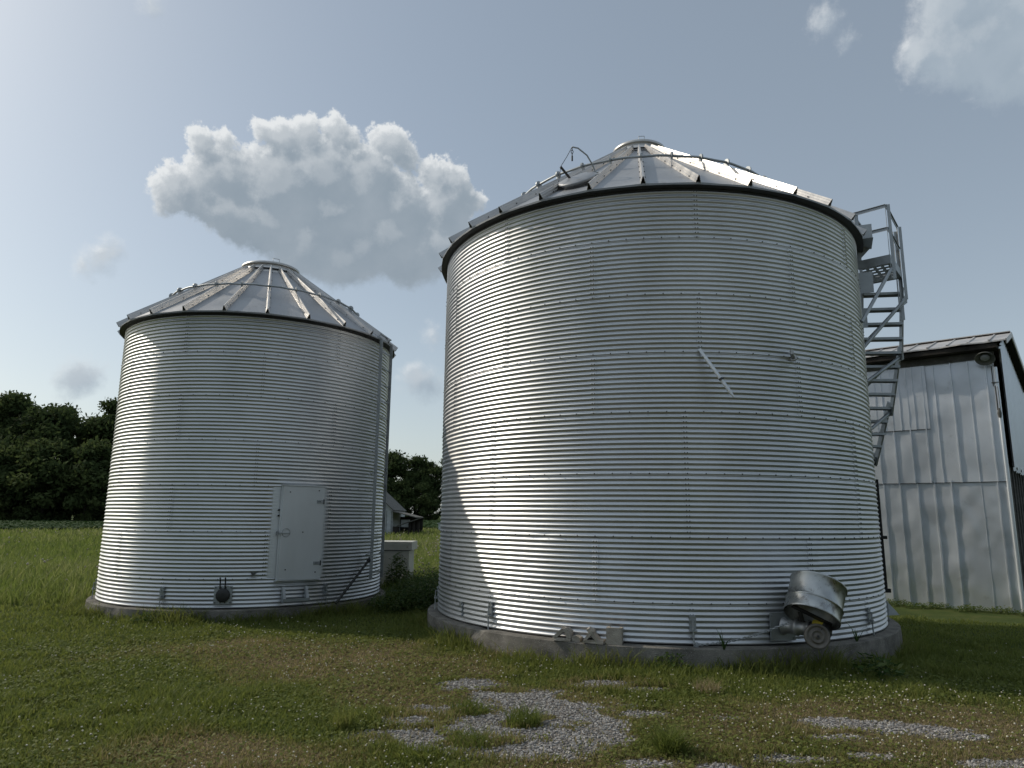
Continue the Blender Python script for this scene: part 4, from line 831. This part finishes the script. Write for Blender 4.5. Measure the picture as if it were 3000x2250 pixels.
# ------------------------------------------------------------------ trees
def tree_parts(seed, H, Wd, base=.12, nclump=62, per=330, leaf=.40, dens=1.0):
    r = np.random.default_rng(seed); Vs = []; Ts = []; cl = []
    for k in range(nclump):
        t = base + (1 - base) * r.random() ** .85; w = Wd / 2 * (math.sin(math.pi * min(1, (t * .80 + .18))) ** .7) * r.uniform(.45, 1.05); a = r.uniform(0, 6.28)
        cl.append((w * math.cos(a), w * math.sin(a), H * t * r.uniform(.93, 1.0), Wd * r.uniform(.09, .20)))
    cl.append((0, 0, H * .93, Wd * .14))
    for cx, cy, cz, cr in cl:
        n = int(per * r.uniform(.6, 1.3)); d = r.normal(size=(n, 3)); d /= np.linalg.norm(d, axis=1)[:, None]; q = cr * r.random(n) ** .42 * r.uniform(.7, 1.35, n)
        P = np.array([cx, cy, cz]) + d * q[:, None] * np.array([1.15, 1.15, .8]); s = leaf * r.uniform(.45, 1.2, n); u = r.normal(size=(n, 3)); u /= np.linalg.norm(u, axis=1)[:, None]; w = np.cross(u, d + .3 * r.normal(size=(n, 3))); w /= np.linalg.norm(w, axis=1)[:, None] + 1e-6
        V = np.empty((n, 4, 3)); V[:, 0] = P - u * s[:, None]; V[:, 1] = P + w * s[:, None] * .5; V[:, 2] = P + u * s[:, None]; V[:, 3] = P - w * s[:, None] * .5
        Vs.append(V.reshape(-1, 3)); Ts.append(np.repeat(np.clip((seed * .37 % 1) * .35 - .1 + r.uniform(0, .8) * .7 + .3 * r.random(n), 0, 1), 4))
    V = np.concatenate(Vs); crown = np_mesh('crown', V, np.arange(len(V)).reshape(-1, 4), M['tree'], False, {'tint': np.concatenate(Ts)})
    s = MB(); s.tube([(0, 0, -.5), (.1, 0, H * .2), (-.1, .1, H * .45), (0, 0, H * .8)], [H * .022, H * .018, H * .012, H * .004], 8); rr = random.Random(seed)
    for cx, cy, cz, cr in rr.sample(cl, min(14, len(cl))):
        z0 = min(cz * .6, H * .6); s.tube([(0, 0, z0), (cx * .5, cy * .5, (z0 + cz) / 2 + .3), (cx, cy, cz)], [H * .008, H * .005, H * .002], 5)
    o = s.build('trunk', M['bark']); me = o.data; bpy.data.objects.remove(o); return crown, me
kinds = [tree_parts(1, 18, 13, .05), tree_parts(2, 20, 12, .06), tree_parts(3, 16, 14, .04), tree_parts(4, 12, 8, .05, 44, 230, .32), tree_parts(5, 10, 9, .01, 44, 230, .34), tree_parts(6, 13, 8, .12, 34, 150, .30)]
def tree(k, x, y, sc_, rz, label, group):
    t = thing('tree', (x, y, float(gz(x, y))), label, 'tree', group); t.scale = (sc_, sc_, sc_); t.rotation_euler = (0, 0, rz)
    link('crown', kinds[k][0], t); link('trunk', kinds[k][1], t); return t
G1 = 'trees in the dark wood left of the small bin'; G2 = 'trees seen between the two bins'; G3 = 'trees behind the barn'
wood = [(0, -94, 118, 1.0, 0, 'tall dark tree at the very left edge of the picture'), (1, -82.5, 116, 1.02, 1, 'tallest tree of the left wood, with a ragged leafy top'), (2, -74.5, 114, 1.08, 2, 'broad rounded tree next to the tallest in the left wood'),
        (0, -66.5, 118, 1.10, 3, 'dark tree half hidden by the small bin, with a thin leafy top'), (4, -88, 108, 1.15, 4, 'low bushy tree in front of the left wood near the picture edge'), (4, -78, 106, 1.1, 5, 'low rounded bush tree at the field edge of the left wood'), (4, -69.5, 107, 1.2, 6, 'low bushy tree at the foot of the left wood beside the small bin'),
        (0, -99, 112, 1.0, 1.5, 'dark tree cut by the left picture edge in front of the wood'), (2, -92, 126, 1.08, 2.2, 'dark tree deep in the left wood behind the leftmost one'), (1, -79, 124, .98, 4.2, 'dark tree deep in the left wood behind the tallest'), (0, -71, 126, .98, 5.2, 'dark tree deep in the left wood behind the broad one'), (4, -83, 107, 1.1, 2.5, 'low bush tree at the field edge, midway along the left wood'), (4, -74, 108, 1.1, 3.3, 'low bush tree at the field edge below the broad tree'), (4, -63.5, 108, 1.2, 3.9, 'low bush tree mostly hidden by the small bin'),
        (0, -54, 122, 1.0, 2.7, 'dark tree directly behind the left half of the small bin'), (2, -46, 126, 1.0, .7, 'broad dark tree directly behind the door side of the small bin'), (1, -38, 128, .85, 5.7, 'dark tree behind the right half of the small bin'), (0, -106, 116, 1.05, .4, 'dark tree just beyond the left picture edge'),
        (2, -88.5, 124, 1.05, 7, 'dark tree filling the back of the left wood'), (1, -61, 120, .95, 8, 'dark tree behind the left shoulder of the small bin')]
for a_ in wood: tree(*a_, G1)
mid = [(3, -21.5, 130, 1.03, 0, 'dark tree just right of the small bin, tallest in the gap'), (3, -17.6, 132, .98, 1, 'dark tree in the middle of the gap between the bins'), (5, -14.6, 131, .84, 2, 'thin tree showing sky through its leaves near the large bin'), (4, -19.6, 127, .70, 3, 'low dark bush tree behind the shed roof'), (4, -15.8, 127, .66, 4, 'low dark bush tree beyond the open field in the gap'), (3, -25.5, 131, 1.0, 5, 'dark tree partly behind the small bin ladder'), (5, -12.2, 133, .9, 6, 'thin tree partly behind the left edge of the large bin'), (4, -23.2, 127, .75, 7, 'low bush tree behind the white shed gable')]
for a_ in mid: tree(*a_, G2)
for a_ in [(5, 27.5, 34, .66, 1, 'light leafy tree showing past the right end of the barn'), (3, 29.5, 37, .62, 2, 'denser tree behind the leafy one past the barn end')]: tree(*a_, G3)

# unseen tree belt added behind the viewer to darken the steel's reflections
k = 16000; a = np.radians(rng.uniform(150, 400, k)); rr = rng.uniform(58, 70, k); x = rr * np.cos(a); y = -6 + rr * np.sin(a); hh = 6 + 7 * fbm(np.degrees(a) * .12, np.zeros(k) + 3., 4); z = hh * rng.random(k) ** .8
kk = (y < -12); x, y, z = x[kk], y[kk], z[kk]; n = len(x); sz_ = rng.uniform(.7, 1.5, n); u = rng.normal(size=(n, 3)); u /= np.linalg.norm(u, axis=1)[:, None]; w_ = np.cross(u, rng.normal(size=(n, 3))); w_ /= np.linalg.norm(w_, axis=1)[:, None]; P = np.stack([x, y, z + gz(x, y)], -1)
V = np.empty((n, 4, 3)); V[:, 0] = P - u * sz_[:, None]; V[:, 1] = P + w_ * sz_[:, None] * .7; V[:, 2] = P + u * sz_[:, None]; V[:, 3] = P - w_ * sz_[:, None] * .7
tag(link('added_woodland', np_mesh('added_woodland', V.reshape(-1, 3), np.arange(4 * n).reshape(-1, 4), M['tree'], False, {'tint': np.repeat(rng.random(n), 4)})), 'unseen tree belt added behind the viewer to darken the steel reflections', 'added_woodland', kind='stuff')

# ------------------------------------------------------------------ sky, sun, camera
SUN_AZ, SUN_EL = 159, 38
w = bpy.data.worlds.new('World'); sc.world = w; w.use_nodes = True; nt = w.node_tree; nt.nodes.clear(); N = lambda t: nt.nodes.new('ShaderNode' + t); L = nt.links.new
sky = N('TexSky'); sky.sky_type = 'NISHITA'; sky.sun_disc = False; sky.sun_elevation = R(SUN_EL); sky.sun_rotation = R(90 - SUN_AZ); sky.air_density = 1.0; sky.dust_density = 2.7; sky.ozone_density = 1.0
bgs = N('Background'); bgs.inputs[1].default_value = .052; tn_ = N('MixRGB'); tn_.blend_type = 'MULTIPLY'; tn_.inputs[0].default_value = 1; L(sky.outputs[0], tn_.inputs[1]); tn_.inputs[2].default_value = (.92, 1.0, 1.05, 1); L(tn_.outputs[0], bgs.inputs[0])
tcn = N('TexCoord'); sep = N('SeparateXYZ'); L(tcn.outputs['Generated'], sep.inputs[0])
def mth(op, a, b_=None, clamp=False, c=None, tree=None):
    n_ = (tree or nt).nodes.new('ShaderNodeMath'); n_.operation = op; n_.use_clamp = clamp; lk = (tree or nt).links.new
    for i, v in enumerate((a, b_, c)):
        if v is None: continue
        if isinstance(v, (int, float)): n_.inputs[i].default_value = v
        else: lk(v, n_.inputs[i])
    return n_.outputs[0]
az_ = mth('MULTIPLY', mth('ARCTAN2', sep.outputs[0], sep.outputs[1]), 57.2958); el_ = mth('MULTIPLY', mth('ARCSINE', sep.outputs[2]), 57.2958)
# humid summer haze: an even veil, thicker towards the horizon
hz = mth('POWER', 2.718, mth('MULTIPLY', mth('MAXIMUM', el_, 0), -.085)); hr_ = N('MixRGB'); L(hz, hr_.inputs[0]); hr_.inputs[1].default_value = (.168, .192, .205, 1); hr_.inputs[2].default_value = (.41, .44, .43, 1)
# extra sky glow overhead, added out of view to brighten the steel's reflections
vl = N('MapRange'); vl.interpolation_type = 'SMOOTHSTEP'; L(el_, vl.inputs[0]); vl.inputs[1].default_value = 38; vl.inputs[2].default_value = 68; vl.inputs[3].default_value = 1.0; vl.inputs[4].default_value = 2.25
bgh = N('Background'); L(hr_.outputs[0], bgh.inputs[0]); L(vl.outputs[0], bgh.inputs[1])
add = N('AddShader'); L(bgs.outputs[0], add.inputs[0]); L(bgh.outputs[0], add.inputs[1])
def density_group(name, lobes, kblend, puffs):
    g = bpy.data.node_groups.new(name, 'ShaderNodeTree'); g.interface.new_socket('P', in_out='INPUT', socket_type='NodeSocketVector'); g.interface.new_socket('D', in_out='OUTPUT', socket_type='NodeSocketFloat')
    gi = g.nodes.new('NodeGroupInput'); go = g.nodes.new('NodeGroupOutput'); lk = g.links.new
    nz = g.nodes.new('ShaderNodeTexNoise'); nz.inputs['Scale'].default_value = .22; nz.inputs['Detail'].default_value = 3; lk(gi.outputs[0], nz.inputs['Vector'])
    sb = g.nodes.new('ShaderNodeVectorMath'); sb.operation = 'SUBTRACT'; lk(nz.outputs['Color'], sb.inputs[0]); sb.inputs[1].default_value = (.5, .5, .5)
    scl = g.nodes.new('ShaderNodeVectorMath'); scl.operation = 'SCALE'; lk(sb.outputs[0], scl.inputs[0]); scl.inputs['Scale'].default_value = 1.7
    ad_ = g.nodes.new('ShaderNodeVectorMath'); ad_.operation = 'ADD'; lk(gi.outputs[0], ad_.inputs[0]); lk(scl.outputs[0], ad_.inputs[1]); cur = None
    for a, e, ra, re in lobes:
        s1 = g.nodes.new('ShaderNodeVectorMath'); s1.operation = 'SUBTRACT'; lk(ad_.outputs[0], s1.inputs[0]); s1.inputs[1].default_value = (a, e, 0)
        s2 = g.nodes.new('ShaderNodeVectorMath'); s2.operation = 'MULTIPLY'; lk(s1.outputs[0], s2.inputs[0]); s2.inputs[1].default_value = (1 / ra, 1 / re, 0)
        s3 = g.nodes.new('ShaderNodeVectorMath'); s3.operation = 'LENGTH'; lk(s2.outputs[0], s3.inputs[0])
        d = mth('MULTIPLY', mth('SUBTRACT', 1.0, s3.outputs['Value'], tree=g), (ra + re) / 2, tree=g)
        cur = d if cur is None else mth('SMOOTH_MAX', cur, d, c=kblend, tree=g)
    for sc_, amp, off in puffs:
        v = g.nodes.new('ShaderNodeTexVoronoi'); v.feature = 'SMOOTH_F1'; v.inputs['Smoothness'].default_value = .35; v.inputs['Scale'].default_value = sc_; v.inputs['Detail'].default_value = 0
        o_ = g.nodes.new('ShaderNodeVectorMath'); o_.operation = 'ADD'; lk(ad_.outputs[0], o_.inputs[0]); o_.inputs[1].default_value = (off, off * 1.7, 0); lk(o_.outputs[0], v.inputs['Vector'])
        cur = mth('ADD', cur, mth('MULTIPLY', mth('SUBTRACT', .42, v.outputs['Distance'], tree=g), amp, tree=g), tree=g)
    n2 = g.nodes.new('ShaderNodeTexNoise'); n2.inputs['Scale'].default_value = 1.3; n2.inputs['Detail'].default_value = 10; n2.inputs['Roughness'].default_value = .66; lk(gi.outputs[0], n2.inputs['Vector'])
    cur = mth('ADD', cur, mth('MULTIPLY', mth('SUBTRACT', n2.outputs['Fac'], .5, tree=g), 1.75, tree=g), tree=g)
    lk(cur, go.inputs[0]); return g
LA = [(-24.6, 25.2, 2.6, 2.0), (-26.3, 22.6, 2.4, 1.9), (-23.6, 22.6, 3.2, 2.4), (-20, 22, 3.6, 3.0), (-15, 23.5, 4.5, 3.4), (-10.5, 22, 4, 3.2), (-14.5, 19.9, 4.6, 2.6), (-9.0, 20.2, 3.6, 2.4), (-6.2, 22.0, 3.2, 2.6), (-25.53, 27.0, 1.37, 1.27), (-23.94, 27.32, 1.11, 1.01), (-21.3, 28.49, 1.39, 1.22), (-19.59, 28.64, 1.74, 1.5), (-17.69, 28.92, 1.94, 1.65), (-15.58, 29.21, 1.81, 1.53), (-14.22, 28.67, 1.17, .98), (-10.87, 29.16, 1.87, 1.55), (-9.62, 28.11, 1.54, 1.29), (-27.3, 23.46, 1.81, 1.76), (-25.52, 24.08, 1.87, 1.78), (-23.55, 24.87, 2.08, 1.93), (-27.43, 22.03, 1.52, 1.51), (-22.11, 22.23, 3.02, 2.84), (-19.27, 24.84, 4.12, 3.66), (-16.17, 25.98, 3.93, 3.4), (-12.86, 25.61, 3.68, 3.19), (-10.28, 24.34, 3.37, 2.97), (-7.0, 27.11, 1.89, 1.61), (-5.25, 26.46, 1.9, 1.63), (-6.05, 24.61, 3.09, 2.7), (-3.49, 25.02, 1.73, 1.51), (-17.39, 20.78, 3.49, 3.26), (-12.6, 21.11, 3.63, 3.32), (-8.46, 21.1, 3.03, 2.76)]
LB = [(36.2, 31.6, 5.2, 4.2), (38.8, 29.4, 4.6, 3.6), (35.2, 33.8, 4.0, 3.2), (41, 33, 6, 5), (44, 29, 5, 4), (34.57, 33.25, 3.3, 3.09), (37.24, 31.58, 3.56, 3.56), (32.86, 31.51, 2.57, 2.44), (37.19, 29.1, 2.8, 2.91), (26.07, 35.06, 1.84, 1.52), (27.61, 33.42, 1.3, 1.12), (-30.07, 34.75, 1.45, 1.19), (-31.37, 17.7, 1.75, 1.88), (-32.44, 17.02, 1.41, 1.55), (-30.54, 18.18, 1.33, 1.42), (-6.6, 14.62, 1.33, 1.29), (-7.79, 10.87, 2.06, 2.03), (-31.84, 9.1, 1.96, 2.22), (-6.66, 10.54, 1.88, 1.85), (75, 25, 9, 5), (100, 30, 8, 5), (150, 24, 10, 6), (-150, 26, 12, 6), (-120, 40, 8, 5), (-62, 22, 4, 3)]
ga = density_group('cloud_main', LA, .55, [(.36, .9, 3.1), (.9, .34, 7.7), (2.1, .2, 1.3)])
gb = density_group('cloud_soft', LB, .8, [(.45, .6, 5.1), (1.2, .35, 2.2)])
cmb = N('CombineXYZ'); L(az_, cmb.inputs[0]); L(el_, cmb.inputs[1])
def dens(g, off):
    v = N('VectorMath'); v.operation = 'ADD'; L(cmb.outputs[0], v.inputs[0]); v.inputs[1].default_value = off; q = N('Group'); q.node_tree = g; L(v.outputs[0], q.inputs[0]); return q.outputs[0]
def ss(x_, a, b_):
    m_ = N('MapRange'); m_.interpolation_type = 'SMOOTHSTEP'; L(x_, m_.inputs[0])
    for i, v in ((1, a), (2, b_)):
        if isinstance(v, (int, float)): m_.inputs[i].default_value = v
        else: L(v, m_.inputs[i])
    return m_.outputs[0]
last = add.outputs[0]
for g, e0, e1, w_lo, w_hi, amax, lit_s in ((gb, 5, 14, 1.9, 1.9, .9, .92), (ga, 16.5, 24, 1.5, .42, 1.0, .92)):
    d0 = dens(g, (0, 0, 0)); d1 = dens(g, (-.38, .48, 0)); d2 = dens(g, (-1.1, 1.3, 0))
    hi = ss(el_, e0, e1); wid = mth('ADD', mth('MULTIPLY', hi, w_hi - w_lo), w_lo)
    al = mth('MULTIPLY', ss(d0, 0.0, wid), amax)
    out1 = mth('SUBTRACT', 1.0, ss(d1, -.25, .85)); out2 = mth('SUBTRACT', 1.0, ss(d2, -.3, 1.7)); loc = ss(mth('SUBTRACT', d0, d2), .1, 1.5)
    f = mth('ADD', mth('ADD', mth('MULTIPLY', out1, .62), mth('MULTIPLY', out2, .28)), mth('MULTIPLY', loc, .17))
    f = mth('MULTIPLY', mth('MINIMUM', f, 1.0), mth('ADD', mth('MULTIPLY', hi, .8), .2)); f = mth('MULTIPLY', f, lit_s)
    # nearer the sun the vapour is brighter
    cr_ = N('MixRGB'); L(f, cr_.inputs[0]); nzc = N('TexNoise'); nzc.inputs['Scale'].default_value = .35; nzc.inputs['Detail'].default_value = 6; L(cmb.outputs[0], nzc.inputs['Vector']); bsc = N('MixRGB'); L(nzc.outputs['Fac'], bsc.inputs[0]); k_ = 1.22 if g is gb else 1.0; bsc.inputs[1].default_value = (.215 * k_, .270 * k_, .325 * k_, 1); bsc.inputs[2].default_value = (.315 * k_, .365 * k_, .415 * k_, 1); L(bsc.outputs[0], cr_.inputs[1]); cr_.inputs[2].default_value = (.74, .76, .77, 1)
    bc = N('Background'); L(cr_.outputs[0], bc.inputs[0]); mxs = N('MixShader'); L(al, mxs.inputs[0]); L(last, mxs.inputs[1]); L(bc.outputs[0], mxs.inputs[2]); last = mxs.outputs[0]
wo = N('OutputWorld'); L(last, wo.inputs[0])

sl_ = bpy.data.lights.new('sun', 'SUN'); sl_.energy = 2.35; sl_.angle = R(.6); sl_.color = (1, .90, .76); so = bpy.data.objects.new('sun', sl_); col.objects.link(so)
sd_ = Vector((math.cos(R(SUN_AZ)) * math.cos(R(SUN_EL)), math.sin(R(SUN_AZ)) * math.cos(R(SUN_EL)), math.sin(R(SUN_EL)))); so.rotation_euler = sd_.to_track_quat('Z', 'Y').to_euler(); so.location = (-30, 10, 30)

cam = bpy.data.cameras.new('camera'); co = bpy.data.objects.new('camera', cam); col.objects.link(co); sc.camera = co
cam.sensor_width = 36; cam.lens = 36 * 2080.38 / 3000; cam.clip_start = .05; cam.clip_end = 5000
p, r_ = R(10.69765), R(.62016); Xc = Vector((1, 0, 0)); Uc = Vector((0, -math.sin(p), math.cos(p))); Fc = Vector((0, math.cos(p), math.sin(p)))
rt = Xc * math.cos(r_) + Uc * math.sin(r_); upv = -Xc * math.sin(r_) + Uc * math.cos(r_)
co.matrix_world = Matrix(((rt.x, upv.x, -Fc.x, 0), (rt.y, upv.y, -Fc.y, 0), (rt.z, upv.z, -Fc.z, 1.8), (0, 0, 0, 1)))
sc.view_settings.view_transform = 'Standard'; sc.view_settings.look = 'None'; sc.view_settings.exposure = .16; sc.view_settings.gamma = 1
sc.render.engine = 'CYCLES'; sc.cycles.max_bounces = 4; sc.cycles.diffuse_bounces = 2; sc.cycles.glossy_bounces = 3; sc.cycles.transmission_bounces = 2; sc.cycles.transparent_max_bounces = 6; sc.cycles.use_denoising = True; w.cycles.sampling_method = 'NONE'
